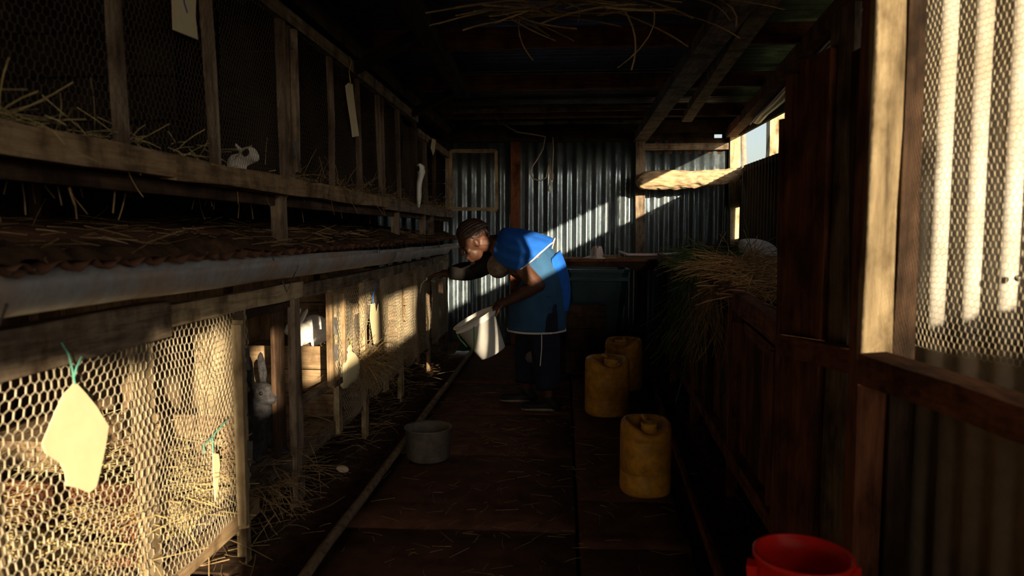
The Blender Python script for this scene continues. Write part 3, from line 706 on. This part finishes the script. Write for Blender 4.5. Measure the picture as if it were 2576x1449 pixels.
# ================================================================== RIGHT HUTCH
RA, RB = (.745, 2.42), (.93, 7.1)
rh = thing('rabbit_hutch', 'red-brown boarded hutch on the right carrying a heap of cut grass', 'hutch', (1.2, 4, 0))
def R(t_y, z, off=0): t = (t_y-RA[1])/(RB[1]-RA[1]); return Vector((RA[0]+(RB[0]-RA[0])*t+off, t_y, z))
def ztop(y_): return .88+.10*min(1, max(0, (y_-2.4)/2.5))
timber('top_rail', R(2.42, .895), R(3.35, .945), .05, .085, 'red', rh, jit=.004); timber('top_rail', R(3.35, .95), R(7.1, .99), .05, .07, 'red', rh, jit=.004, seg=8)
timber('bottom_rail', R(2.42, .22), R(4.0, .22), .045, .07, 'red', rh, jit=.004, seg=6); timber('bottom_rail', R(4.0, .22), R(7.1, .24), .045, .06, 'red', rh, jit=.004, seg=6)
timber('middle_rail', R(2.42, .81), R(3.05, .845), .03, .045, 'red', rh)
for px, kd, w in ((1842, 'red', .045), (1745, 'red', .05), (1690, 'red', .06), (1780, 'dark', .04), (1665, 'dark', .05)):
    r = ray(px, 900); s_ = None
    for yy in np.arange(2.4, 7.2, .01):
        if abs(R(yy, 0).x/yy - r.x/r.y) < .003: s_ = float(yy); break
    if s_: timber('post', R(s_, .02), R(s_, .95), w, .05, kd, rh, up=(0, 1, 0), jit=.004)
yy = 2.52; k = 0
while yy < 7.0:
    w = random.uniform(.10, .15); timber('front_board', R(yy+w/2, .25, .03), R(yy+w/2+.005, .80+.08*min(1, (yy-2.4)/2), .03), w-.012, .016, 'red' if k % 3 else 'dark', rh, up=(0, 1, 0) if 0 else (1, 0, 0), seg=2); yy += w; k += 1
for k in range(8):
    timber('top_board', R(2.45, .905, .08+k*.115), R(7.1, .985, .08+k*.115), .11, .018, 'dark', rh, jit=.002, seg=6)
for yy in (2.5, 4.2, 6.9): timber('leg', R(yy, 0, .85), R(yy, .9, .85), .05, .05, 'dark', rh)
timber('end_board', R(2.46, .55, .04), R(2.46, .55, .9), .016, .6, 'dark', rh)
hd = timber('door_batten', R(2.47, .30, -.03), R(2.47, .84, -.03), .03, .025, 'red', rh, up=(0, 1, 0))
timber('door_batten', R(3.1, .28, -.03), R(3.1, .86, -.03), .035, .025, 'red', rh, up=(0, 1, 0))

# items on top of the right hutch
gr = MB()
def gtop():
    y_ = random.gauss(4.05, .55); y_ = min(5.4, max(3.25, y_)); xx = R(y_, 0).x+.03+abs(random.gauss(.12, .16)); return (xx, y_, ztop(y_)+.03+random.random()*.14*math.exp(-((y_-3.9)/.7)**2))
hay('cut_grass', 'heap of dry brown cut grass on the right hutch', 'grass', strands(1200, gtop, (.10, .28), .0016, lambda: (random.gauss(-.2, 1), random.gauss(0, 1), random.gauss(.05, .25)), .4, 4), 'heap')
hay('cut_grass', 'dark green cut grass piled at the far side of the hutch top', 'grass', strands(700, lambda: (lambda y_: (R(y_, 0).x+random.uniform(.05, .4), y_, ztop(y_)+.02+random.random()*.10))(random.uniform(4.2, 5.9)), (.12, .35), .0017, lambda: (random.gauss(-.3, 1), random.gauss(0, 1), random.gauss(0, .25)), .5, 4), 'grass')
hay('hanging_grass', 'long green blades trailing down the front of the right hutch', 'grass', strands(150, lambda: (lambda y_: (R(y_, 0).x-.035-random.random()*.05, y_, ztop(y_)+.05))(random.choice((random.gauss(4.75, .22), random.gauss(4.2, .15), random.gauss(5.0, .1)))), (.25, .75), .0020, lambda: (random.gauss(0, .06), random.gauss(0, .1), -1), .0, 6), 'grass')
hay('hanging_grass', 'brown roots and stalks hanging over the hutch front', 'grass', strands(150, lambda: (lambda y_: (R(y_, 0).x-.035-random.random()*.04, y_, ztop(y_)+.04))(random.gauss(3.85, .22)), (.1, .45), .0018, lambda: (random.gauss(0, .12), random.gauss(0, .25), -1), .0, 5), 'haydull')
# pale translucent sack
sk = thing('plastic_sack', 'pale translucent plastic sack lying behind the grass heap', 'sack', (1.42, 5.3, 1.0))
pts = [onY(px, py, 5.1) for px, py in ((1853, 603), (1862, 598), (1895, 597), (1930, 603), (1955, 618), (1968, 642), (1972, 690), (1930, 690), (1880, 678), (1862, 655))]
c = sum(pts, Vector())/len(pts); rg = []
for f_, dy in ((.0, -.10), (.45, -.095), (.8, -.06), (1.0, 0), (.85, .07), (.45, .11), (.0, .12)):
    rg.append([c+(p_-c)*max(f_, .02)+Vector((0, dy+.02*noise.noise(p_*9), .012*noise.noise(p_*14+Vector((0, dy*20, 0))))) for p_ in pts])
o = MB().rings(rg).build('sack', 'sack', sk, True); sb = o.modifiers.new('s', 'SUBSURF'); sb.levels = 2; sb.render_levels = 2
# brown basin
def lathe(prof, n=28, c=(0, 0, 0)):
    return [[Vector((c[0]+r*math.cos(2*math.pi*i/n), c[1]+r*math.sin(2*math.pi*i/n), c[2]+z)) for i in range(n)] for r, z in prof]
bs = thing('basin', 'round brown plastic basin on the far hutch top', 'basin', (onY(1785, 640, 6.0).x, 6.0, 1.0))
MB().rings(lathe([(.001, 0), (.12, 0), (.17, .10), (.19, .115), (.19, .12), (.165, .11), (.12, .012), (.001, .012)], 28, bs.location)).build('bowl', 'browntub', bs, True)
MB().rings(lathe([(.185, .112), (.196, .118), (.185, .126)], 28, bs.location)).build('rim', 'greypot', bs, True)

# back corner bench, tub and things on it
bn = thing('bench', 'dark timber bench along the corrugated back wall', 'bench', (.6, 7.5, 0))
for k in range(3): timber('top_board', (-.15, 7.28+k*.17, .955), (1.75, 7.28+k*.17, .955), .16, .025, 'red', bn, seg=5)
for xx in (-.1, .8, 1.7):
    for yy in (7.25, 7.68): timber('leg', (xx, yy, 0), (xx, yy, .945), .06, .06, 'dark', bn)
timber('apron_rail', (-.15, 7.22, .90), (1.75, 7.22, .90), .03, .08, 'dark', bn)
tb = thing('water_tub', 'dark teal plastic water tub in front of the back bench', 'tub', (.3, 6.92, 0))
MB().rings([[Vector((.3+sx*a, 6.92+sy*b, z)) for sx, sy in ((-1, -.7), (-.8, -1), (.8, -1), (1, -.7), (1, .7), (.8, 1), (-.8, 1), (-1, .7))] for a, b, z in ((.20, .17, 0), (.30, .23, .86), (.315, .245, .86), (.315, .245, .89), (.285, .22, .89), (.19, .16, .03))], True, (True, True)).build('tub', 'tealtub', tb)
MB().beam((.0, 6.68, .80), (.6, 6.68, .80), .02, .03).build('band', 'tealtub', tb)
pb = thing('plastic_bag', 'crumpled pinkish white plastic bag standing on the back bench', 'bag', (onY(1502, 650, 7.35).x, 7.35, .968))
rg = []
for r_, z in ((.13, 0), (.10, .012), (.06, .03), (.052, .07), (.045, .10), (.036, .115), (.001, .118)):
    rg.append([pb.location+Vector((r_*math.cos(q_)*(1+.22*math.sin(3*q_)), r_*math.sin(q_)*(1+.2*math.cos(4*q_)), z*(1+.08*math.sin(5*q_)))) for q_ in [2*math.pi*i/22 for i in range(22)]])
MB().rings(rg, True, (True, False)).build('bag', 'pinkbag', pb, True)
cb = thing('scrap_board', 'flat brown board scrap lying beside the pinkish bag', 'board', (onY(1538, 646, 7.35).x, 7.35, .968))
MB().beam(cb.location+Vector((-.09, 0, .015)), cb.location+Vector((.09, .02, .015)), .12, .03).build('board', wood('tan', 'x'), cb)
hs = thing('pipe', 'pale plastic pipe lying across the back bench', 'pipe', (onY(1640, 640, 7.24).x, 7.24, .985))
MB().tube([onY(1556, 632, 7.24), onY(1580, 641, 7.24), onY(1650, 641, 7.24), onY(1722, 637, 7.24)], .014, 8).build('pipe', 'pinkbag', hs, True)
# stack of dark blocks behind the person
for k in range(3):
    z = .0+k*.2; o = MB().beam((.02, 6.3, z+.1), (.36, 6.3, z+.1), .2, .195, (0, 0, 1), .004).build('block', wood('dark', 'x'))
    tag(o, ('timber block at the bottom of the stack by the water tub', 'middle timber block of the stack by the water tub', 'topmost timber block of the stack by the water tub')[k], 'block', 'stacked timber blocks')
# log
lg = [onY(px, py, 7.62) for px, py in ((1598, 458), (1640, 452), (1700, 451), (1745, 452), (1790, 449), (1830, 443), (1868, 438))]
rings_ = []
for i, c in enumerate(lg):
    r_ = (.085, .10, .10, .09, .088, .078, .072)[i]
    rings_.append([c+Vector((0, r_*math.cos(q_)*(1+.14*noise.noise((i*.9, q_, 1))), r_*math.sin(q_)*(1+.2*noise.noise((i*1.3, math.cos(q_)*2, math.sin(q_)*2))))) for q_ in [2*math.pi*k/20 for k in range(20)]])
o = MB().rings(rings_, True, (True, True)).build('log', 'bark', None, True); sb = o.modifiers.new('s', 'SUBSURF'); sb.levels = 2; sb.render_levels = 3
tx = bpy.data.textures.new('bark_lumps', 'CLOUDS'); tx.noise_scale = .07; dm = o.modifiers.new('d', 'DISPLACE'); dm.texture = tx; dm.strength = .045; dm.texture_coords = 'LOCAL'
tag(o, 'thick rough log fixed between post and corner of the back wall', 'log')
# cable with lamp holder
cab = thing('cable', 'looped dusty cable with a lamp holder hanging on the back wall', 'cable', onY(1370, 345, 7.75))
MB().tube([onY(px, py, 7.6) for px, py in ((1232, 285), (1262, 310), (1300, 332), (1340, 338), (1372, 344), (1366, 375), (1352, 400), (1338, 420), (1334, 438), (1342, 450), (1360, 455), (1374, 446), (1379, 425), (1382, 400), (1384, 440), (1381, 470))], .008, 6).build('cord', 'cable', cab, True)
MB().tube([onY(px, py, 7.62) for px, py in ((1391, 345), (1392, 380), (1390, 420), (1389, 440))], .006, 6).build('cord', 'cable', cab, True)
MB().tube([onY(1389, 434, 7.6), onY(1389, 442, 7.6), onY(1389, 454, 7.6)], [.012, .02, .012], 8).build('lamp_holder', 'sun_spot_lump', cab, True)
MB().tube([onY(1382, 466, 7.58), onY(1382, 470, 7.58), onY(1382, 478, 7.58), onY(1383, 486, 7.58)], [.010, .018, .016, .006], 8).build('plug', 'ceramic', cab, True)

# ================================================================== NEAR RIGHT PARTITION
NA, NB = (.735, 2.45), (.931, 1.45)
def N(px, py, off=0.0): return onN(px, py, NA, NB, off)
wn_ = struct('wall_partition', 'timber partition with wire window and low metal sheet near the camera')
wn_['category'] = 'wall'
nt_ = Vector((NB[0]-NA[0], NB[1]-NA[1], 0)).normalized(); nn_ = Vector((-nt_.y, nt_.x, 0)); nn_ = nn_ if nn_.x < 0 else -nn_
def nboard(name, pxt, pxb, pt, pb_, w, th, kind, off=0.0):
    a = N(pxt, pt, off); b = N(pxb, pb_, off); return timber(name, a, b, th, w, kind, wn_, up=nt_, jit=.003)
nboard('post', 2000, 1955, 190, 1500, .05, .04, 'red', .0)
nboard('post', 1975, 1958, 300, 1500, .03, .03, 'red', .012)
nboard('board', 2052, 2000, 140, 1500, .20, .02, 'red', -.01)
nboard('board', 2128, 2090, 20, 1600, .12, .02, 'grey', -.035)
timber('rail', N(1972, 867, .03), N(2165, 912, .03), .04, .068, 'red', wn_)
nboard('board', 2212, 2206, 100, 1500, .23, .02, 'dark', -.01)  # hidden board added behind the corner post to keep sun off the bucket
# square corner post: its face towards the camera takes the sun
pc = N(2166, 600, -.035); pf = onY(2214, 500, 1.75); timber('corner_post', (pf.x+.006, pf.y+.047, 0), (pf.x+.006, pf.y+.047, 2.4), .066, .07, 'red', wn_, up=(0, 1, 0), jit=.003)
timber('pale_board', (pf.x+.000, pf.y, .94), (pf.x+.006, pf.y, 2.4), .070, .018, 'pale', wn_, up=(0, 1, 0), jit=.004, seg=8)
pd = onY(2266, 500, 1.78); timber('side_post', (pd.x+.006, pf.y+.022, .0), (pd.x+.006, pf.y+.022, 2.4), .045, .05, 'dark', wn_, up=(0, 1, 0), jit=.004, seg=8)
# sill rail
timber('sill', N(2195, 925, .19), N(2640, 1062, .10)+nt_*.25+Vector((0, 0, -.01)), .075, .066, 'red', wn_, jit=.004, seg=5)
a = N(2300, 1010, -.05)
corr('metal_sheet', (a.x, a.y, -.05), nt_, (0, 0, 1), nn_, 1.35, .93, .088, .012, 'tin_wall', wn_, 3, 0, .006)
timber('stick', N(2228, 1300, .05), N(2240, 1600, .05), .02, .02, 'red', wn_)
nboard('post', 2255, 2230, 960, 1700, .12, .03, 'dark', -.03)
# wire window
a = N(2240, 880, -.02); hexmesh('wire_mesh', (a.x, a.y, .96), nt_, (0, 0, 1), 1.0, 1.35, .0165, .0006, wn_, .005)
timber('far_window_post', (a.x+nt_.x*1.02, a.y+nt_.y*1.02, 0), (a.x+nt_.x*1.02, a.y+nt_.y*1.02, 2.4), .06, .06, 'dark', wn_)
# sunlit weathered sheet standing beyond the wire
S0 = Vector((.92, 1.95)); SD = Vector((.70, -.71, 0)).normalized()
sh = thing('metal_screen', 'sunlit pale corrugated sheet standing behind the wire window', 'metal sheet', (1.1, 1.7, 0))
zb0 = onY(2300, 845, 1.9).z
corr('corrugated_sheet', (.882, 1.988, zb0), SD, (0, 0, 1), (SD.y, -SD.x, 0), .40, 2.22-zb0, .077, .0095, 'tin_pale', sh, 8, .015, .008, 10, -.1)
corr('lower_sheet', (.888, 1.995, 0), SD, (0, 0, 1), (SD.y, -SD.x, 0), .40, zb0+.03, .077, .010, 'tin_wall', sh, 3)
timber('leg', (.95, 1.99, 0), (.95, 1.99, 2.2), .04, .04, 'dark', sh); timber('leg', (1.17, 1.75, 0), (1.17, 1.75, 2.2), .04, .04, 'dark', sh)
for px, py in ((2455, 838), (2560, 700)):
    c = onN(px, py, (.925, 1.945), (.925+SD.x, 1.945+SD.y), .02); MB().ell(c, (.008, .008, .008), None, 8, 6).build('nail', 'hinge', sh, True)

# ================================================================== CONTAINERS
def jerrycan(label, loc, rad, h, rot):
    t = thing('jerrycan', label, 'jerrycan', loc, 'yellow jerrycans on the aisle floor', True); t.rotation_euler = (0, 0, rot)
    n = 40; rings_ = []
    def ring(r, z, notch=0.0, sq=.0):
        R_ = []
        for i in range(n):
            q_ = 2*math.pi*i/n; k_ = 1+sq*math.cos(4*q_)*-.5
            f = max(0, math.cos(q_+math.pi/2))**3       # notch towards -y
            R_.append(Vector((r*k_*math.cos(q_), r*k_*math.sin(q_), z-notch*f)))
        return R_
    P = [(.001, .0, 0), (.80, .0, 0), (.93, .012, 0), (.99, .04, 0), (1.0, .09, 0), (1.0, .30, 0), (.985, .305, 0), (1.0, .31, 0), (1.0, .74, 0), (.98, .75, 0), (1.0, .76, 0), (.995, .88, .02), (.96, .95, .10), (.88, .985, .13), (.78, .99, .13), (.70, .96, .10), (.62, .90, .03), (.45, .885, .0), (.001, .885, 0)]
    body = MB().rings([ring(rad*r_, h*z, h*nz, .06) for r_, z, nz in P]).build('body', 'yellowplastic', t, True)
    MB().rings([[Vector((rad*.12*0+.30*rad*r_*math.cos(2*math.pi*i/20), -rad*.48+.30*rad*r_*math.sin(2*math.pi*i/20), h*z)) for i in range(20)] for r_, z in ((1, .86), (1, .90), (1.08, .90), (1.08, .915), (1, .915), (1, .95), (1.06, .955), (1.06, .985), (.9, .99), (.86, .975), (.001, .975))]).build('cap', 'yellowdark', t, True)
    hd = MB().tube([(-.55*rad*0, rad*.62, h*.93), (0, rad*.45, h*.985), (0, rad*.12, h*.99), (0, -rad*.08, h*.91)], [rad*.10]*4, 8).build('handle', 'yellowdark', t, True)
    return t
p = onZ(1622, 1238, 0); jerrycan('small yellow jerrycan standing alone on the slab floor', (p.x, p.y, .006), .122, .355, .15)
p = onZ(1526, 1042, 0); jerrycan('large yellow jerrycan standing in front of another jerrycan', (p.x, p.y, .006), .150, .395, .3)
p = onZ(1563, 985, 0); jerrycan('yellow jerrycan half hidden behind the large one', (p.x+.02, p.y+.08, .006), .145, .405, -.4)

def bucket(name, label, loc, r0, r1, h, mat, rotm=None, handle=None, cat='bucket'):
    t = thing(name, label, cat, loc, None, True)
    P = [(.001, 0), (r0*.96, 0), (r0, .01), (r0+(r1-r0)*.85, h*.85), (r1*1.03, h*.86), (r1*1.03, h*.88), (r1, h*.89), (r1, h*.97), (r1*1.05, h*.975), (r1*1.05, h), (r1*.97, h), (r1*.96, h*.9), (r0*.95, .015), (.001, .012)]
    MB().rings(lathe(P, 36)).build('shell', mat, t, True)
    if handle: MB().tube(handle, .004, 6).build('handle', 'greenplastic', t, True)
    return t
# red bucket in the corner
p = onZ(2018, 1500, .0)
rc = onY(2020, 1398, 1.60)
rb = bucket('bucket', 'bright red plastic bucket standing by the partition', (rc.x, 1.60, max(0, rc.z-.30)), .086, .103, .30, 'redplastic')
rb.location.z = 0.006; zz = rc.z
sx = zz/.30; rb.scale = (1, 1, sx)
MB().beam((-.116, -.015, .27), (-.106, .015, .27), .02, .03).build('lug', 'redplastic', rb); MB().beam((.106, .015, .27), (.116, -.015, .27), .02, .03).build('lug', 'redplastic', rb)
# sooty pot
p = onZ(1078, 1155, 0); pt_ = thing('cooking_pot', 'sooty grey metal pot standing beside the kerb pole', 'pot', (p.x, p.y, .004))
MB().rings(lathe([(.001, 0), (.10, 0), (.118, .015), (.125, .17), (.132, .175), (.130, .18), (.118, .172), (.11, .02), (.001, .012)], 32, pt_.location)).build('pot', 'greypot', pt_, True)
p = onZ(862, 1187, .06); st_ = MB().ell((p.x, p.y, .075), (.032, .026, .016), Matrix.Rotation(.2, 3, 'Y')).build('sun_spot_lump', 'sun_spot_lump', None, True)  # pale lump put in place of a sun spot on the ledge
tag(st_, 'small pale lump standing in for a sun spot on the earth ledge', 'sun_spot_lump')

# ================================================================== PERSON
YP = 5.03
per = thing('person', 'person in a blue smock bending over and tipping a white bucket', 'person', (-.15, YP, 0))
def Q(px, py, y_): return onY(px, py, y_)
hip = Vector((-.15, YP, .93)); chest = Vector((-.36, YP, 1.10)); neck = Vector((-.48, YP, 1.17)); headc = Vector((-.645, YP-.02, 1.165))
pm = MB()
tilt = Matrix.Rotation(math.radians(-62), 3, 'Y')
pm.ell(hip, (.14, .18, .14)); pm.ell((hip+chest)/2+Vector((0, 0, .005)), (.14, .16, .20), tilt); pm.ell(chest, (.13, .175, .17), tilt)
pm.cap(chest+Vector((-.08, 0, .06)), headc+Vector((.03, 0, -.01)), .065, .055)
hR = Matrix.Rotation(math.radians(-24), 3, 'Y') @ Matrix.Identity(3)
# head: long axis along 'up', face towards -x and down, turned a little to the camera
hr = Matrix.Rotation(math.radians(18), 3, 'Z') @ Matrix.Rotation(math.radians(-32), 3, 'Y')
def hp(x_, y_, z_): return headc+hr @ Vector((x_, y_, z_))
pm.ell(headc+hr @ Vector((.01, 0, .02)), (.098, .076, .105), hr); pm.ell(hp(-.025, 0, -.065), (.062, .056, .062), hr); pm.ell(hp(-.062, 0, -.10), (.026, .026, .020), hr)
pm.ell(hp(-.105, 0, -.030), (.020, .015, .014), hr); pm.cap(hp(-.088, 0, .012), hp(-.105, 0, -.022), .010, .013)
pm.ell(hp(-.088, 0, -.066), (.014, .026, .007), hr); pm.ell(hp(-.086, 0, -.080), (.013, .024, .008), hr)
for s_ in (-1, 1):
    pm.ell(hp(-.083, s_*.030, .028), (.012, .024, .008), hr); pm.ell(hp(-.058, s_*.040, -.03), (.020, .016, .020), hr); pm.ell(hp(.012, s_*.078, -.01), (.018, .010, .030), hr)
# near arm
sN = Vector((-.38, YP-.172, 1.085)); eN = Vector((-.175, YP-.25, .885)); wN = Vector((-.395, YP-.24, .765))
pm.ell(sN, (.075, .065, .075)); pm.cap(sN, eN, .062, .050); pm.cap(eN, eN.lerp(wN, .35), .047, .048); pm.cap(eN.lerp(wN, .3), wN, .046, .031)
# far arm reaching into the hutch
sF = Vector((-.43, YP+.175, 1.10)); eF = Vector((-.66, YP+.25, .955)); wF = Vector((-.88, YP+.30, .93))
pm.ell(sF, (.075, .065, .075)); pm.cap(sF, eF, .06, .048); pm.cap(eF, wF, .045, .030)
# legs
kN = Vector((-.13, YP-.11, .45)); aN = Vector((-.10, YP-.125, .075)); kF = Vector((-.26, YP+.11, .45)); aF = Vector((-.27, YP+.12, .075))
for s_, k_, a_ in ((-1, kN, aN), (1, kF, aF)):
    pm.cap(hip+Vector((0, s_*.09, -.04)), k_, .10, .065); pm.cap(k_, k_.lerp(a_, .35), .062, .060); pm.cap(k_.lerp(a_, .3), a_, .058, .040)
    pm.cap(a_+Vector((.03, 0, -.045)), a_+Vector((-.15, 0, -.05)), .034, .024)
# hands: palm, four fingers and thumb
BC0 = Q(1192, 797, YP-.24)                    # centre of the bucket rim
def hand(w, d, up, curl, side):
    d = d.normalized(); up = (up-d*up.dot(d)).normalized(); sd = d.cross(up).normalized()*side
    pm.cap(w, w+d*.03, .030, .030)
    for k in range(4):
        b0 = w+d*.085+sd*(k-1.5)*.021
        pm.cap(w+d*.02+sd*(k-1.5)*.013, b0, .017, .0125)
        L = (.040, .045, .042, .034)[k]; dd = d; p_ = b0
        for j in range(3):
            dd = (dd*math.cos(curl)-up*math.sin(curl)).normalized(); up2 = up
            q_ = p_+dd*L*(1, .72, .55)[j]; pm.cap(p_, q_, .0100-.0008*j, .0095-.0008*j, 8); p_ = q_
            up = (up*math.cos(curl)+d*0).normalized() if False else up
    t0 = w+d*.03-sd*.028; t1 = t0+(d*.6-sd*.7-up*.35).normalized()*.042; pm.cap(t0, t1, .014, .012, 8); pm.cap(t1, t1+(d*.8-sd*.1-up*.6).normalized()*.034, .0115, .0095, 8)
hand(wN, Vector((-.075, .03, -.028)), Vector((-.2, -.5, .8)), .55, 1)
hand(wF, Vector((-.1, .02, -.01)), Vector((0, 0, 1)), .35, -1)
remesh(pm, 'body', 'skin', per, .0065, 3)
for s_ in (-1, 1): MB().ell(hp(-.083, s_*.030, .014), (.010, .012, .008), hr, 10, 8).build('eye', 'eye', per, True)
# hair: braided mass swept back, in ridges
hm = MB(); hm.ell(hp(.028, 0, .050), (.098, .080, .084), hr); hm.ell(hp(.085, 0, .045), (.062, .060, .062), hr); hm.ell(hp(.015, 0, .115), (.06, .055, .048), hr)
for k in range(15):
    a_ = math.radians(-100+200*k/14); pts = []
    for j in range(8):
        t = j/7; th = math.radians(150-165*t)
        pts.append(hp(.03+.114*math.cos(th), .094*math.sin(a_)*(.35+.65*math.sin(max(.1, min(3.04, math.radians(20+140*t))))), .050+.105*math.sin(th)*max(.15, math.cos(a_*.85))))
    hm.tube(pts, [.006]+[.0088]*6+[.007], 6)
for k in range(9):
    y_ = -.06+.015*k; hm.tube([hp(.06, y_, .12), hp(.11, y_*.9, .07), hp(.125, y_*.9, .0), hp(.10, y_, -.045)], [.010, .012, .011, .007], 6)
remesh(hm, 'hair', 'hair', per, .004, 1)
# clothing
def cloth_rings(rows, n=44, fold=.008, a0=0, a1=360, seed=0):
    out = []
    for (cx, cz, ex, ez, a, b) in rows:
        e1 = Vector((ex, 0, ez)).normalized(); R_ = []
        cnt = n if a1-a0 >= 360 else n+1
        for i in range(cnt):
            q_ = math.radians(a0+(a1-a0)*i/n); f = 1+fold*6*noise.noise((math.cos(q_)*3+seed, math.sin(q_)*3, cz*3))
            R_.append(Vector((cx, YP, cz))+e1*(a*f*math.cos(q_))-Vector((0, 1, 0))*(b*f*math.sin(q_)))
        out.append(R_)
    return out
def solid(o, th, sub=1):
    m_ = o.modifiers.new('t', 'SOLIDIFY'); m_.thickness = th; m_.offset = 0
    if sub: s2 = o.modifiers.new('s', 'SUBSURF'); s2.levels = sub; s2.render_levels = sub
    return o
body_rows = [(-.46, 1.15, .35, .94, .10, .17), (-.40, 1.11, .3, .95, .145, .205), (-.30, 1.08, .3, .95, .155, .205), (-.18, 1.03, .4, .92, .16, .205)]
solid(MB().rings(cloth_rings(body_rows, 44, .006)).build('blouse', 'shirt', per, True), .006)
skirt_rows = [(-.23, 1.05, .45, .9, .155, .208), (-.185, .98, .72, .7, .18, .215), (-.165, .88, .95, .3, .195, .222), (-.18, .75, 1, 0, .203, .228), (-.19, .64, 1, 0, .206, .230), (-.195, .555, 1, 0, .208, .232)]
sk_o = solid(MB().rings(cloth_rings(skirt_rows, 48, .010, seed=2)).build('apron', 'apron', per, True), .005)
hem = cloth_rings(skirt_rows, 48, .010, seed=2)[-1]
o = MB().tube(hem+[hem[0]], .008, 6, False).build('hem_trim', 'trim', per, True)
# short cape of the smock over back and near shoulder, white piping on its edge
cape_rows = [(-.475, 1.16, .3, .95, .105, .175), (-.43, 1.125, .25, .97, .147, .265), (-.33, 1.095, .2, .98, .165, .300), (-.23, 1.065, .25, .97, .170, .305), (-.12, 1.03, .3, .95, .168, .300)]
cr = cloth_rings(cape_rows, 34, .022, -98, 128, 5)
# trim the cape shorter towards the near side, like the hanging flap
for j, R_ in enumerate(cr):
    for i, v in enumerate(R_):
        s_ = i/(len(R_)-1); cut = max(0, (s_-.55)/.45)
        if j >= 3: v += (cr[j-1][i]-v)*(.85*cut)
solid(MB().rings(cr, False).build('cape', 'blue', per, True), .006)
edge = [v.copy() for v in cr[-1]]
MB().tube(edge, .006, 6).build('cape_trim', 'trim', per, True)
# back panel of the smock over the rump
bp = cloth_rings([(-.17, .99, .72, .7, .190, .19), (-.155, .88, .97, .25, .207, .19), (-.17, .76, 1, 0, .213, .19), (-.185, .68, 1, 0, .213, .19)], 16, .008, -58, 58, 8)
solid(MB().rings(bp, False).build('back_panel', 'blue', per, True), .005)
# beige sleeves
def sleeve(a, b, ra, rb, nm='sleeve', mt='shirt'):
    mb = MB(); d_ = (b-a).normalized(); mb.tube([a-d_*.03, a.lerp(b, .33), a.lerp(b, .66), b], [ra*.8, ra, (ra+rb)/2, rb], 18, False); return solid(mb.build(nm, mt, per, True), .004)
sleeve(sF, eF, .088, .07, 'sleeve', 'shoe'); sleeve(eF, wF.lerp(eF, .1), .075, .05, 'sleeve', 'shoe')
MB().ell((-.45, YP-.07, 1.01), (.095, .12, .085), tilt).build('blouse_front', 'shirt', per, True)
# trousers
for s_, k_, a_, nm in ((-1, kN, aN, 'trouser_leg'), (1, kF, aF, 'trouser_leg')):
    h0 = hip+Vector((0, s_*.095, -.10)); c_ = k_.lerp(a_, .80)
    solid(MB().tube([h0, h0.lerp(k_, .5), k_, k_.lerp(a_, .4), c_], [.128, .118, .100, .092, .085], 22, False).build(nm, 'navy', per, True), .005)
MB().tube([kN+Vector((-.02, -.104, .12)), kN+Vector((-.02, -.103, 0)), kN+Vector((-.03, -.095, -.12))], .003, 5).build('trouser_stripe', 'trim', per)
MB().ell(kF+Vector((.02, -.09, -.10)), (.035, .012, .045)).build('knee_patch', 'greypot', per, True)
for a_ in (aN, aF):
    mb = MB(); f0 = a_+Vector((.045, 0, -.04)); f1 = a_+Vector((-.165, 0, -.045))
    mb.cap(f0, f1, .042, .032); mb.cap(a_+Vector((0, 0, .01)), f0, .046, .042); mb.ell(f1+Vector((.05, 0, 0)), (.085, .044, .034))
    o = remesh(mb, 'shoe', 'shoe', per, .008, 3)
    s2 = MB().rings([[Vector((a_.x-.06+.135*math.cos(q_), a_.y+.047*math.sin(q_), z)) for q_ in [2*math.pi*i/24 for i in range(24)]] for z in (.006, .022)], True, (True, True)).build('sole', 'sole', o, True); s2.location = (0, 0, 0)

# bucket in her hands
b0, b1 = Q(1191, 799, YP-.20), Q(1240, 887, YP-.17)
ax = (b0-b1); bh = ax.length; ax.normalize()
bk = bucket('bucket', 'white plastic bucket with a green handle tipped towards the hutch', b1, .098, .150, bh, 'whiteplastic', None,
            [(-.15*math.cos(q_), -.155*0-.150*math.sin(q_)*.55-.03, bh*.9-.17*math.sin(q_)) for q_ in [math.pi*i/14 for i in range(15)]])
bk.rotation_euler = ax.to_track_quat('Z', 'Y').to_euler()
MB().tube([(-.02, -.150, bh*.92), (-.01, -.152, bh*.7), (.0, -.135, bh*.45)], .006, 6).build('handle_grip', 'greenplastic', bk)

# ================================================================== OUTSIDE
def tree(label, loc, h, r, spread, nleaf, lean=0):
    t = thing('tree', label, 'tree', loc, 'trees outside the shed'); L = Vector(loc)
    MB().tube([L, L+Vector((lean*.3, 0, h*.35)), L+Vector((lean*.7, .1, h*.7)), L+Vector((lean, 0, h))], [r, r*.85, r*.6, r*.2], 8).build('trunk', 'trunk', t, True)
    mb = MB()
    for _ in range(nleaf):
        c = L+Vector((lean, 0, h*.95))+Vector((random.gauss(0, spread), random.gauss(0, spread), random.gauss(0, spread*.6)))
        a_ = Vector((random.gauss(0, 1), random.gauss(0, 1), random.gauss(0, 1))).normalized()*.12; b_ = a_.orthogonal().normalized()*.06
        mb.add([c-a_, c+b_, c+a_, c-b_], [(0, 1, 2, 3)])
    o = mb.build('foliage', 'leaf', t); o['kind'] = 'stuff'
def out(px, py, dist): r_ = ray(px, py); r_.normalize(); p_ = Vector((0, 0, CH))+r_*dist; return (p_.x, p_.y, -.25)
tree('slender bare-trunked tree seen through the wall slot near the corner', out(1880, 400, 24), 9, .13, .8, 400, -.3)
tree('slender leaning tree seen through the wall slot near the slot post', out(1918, 400, 27), 9, .12, .8, 400, .5)
tree('small leafy tree behind the torn wall corner', out(1858, 545, 16), 1.5, .08, .5, 900)
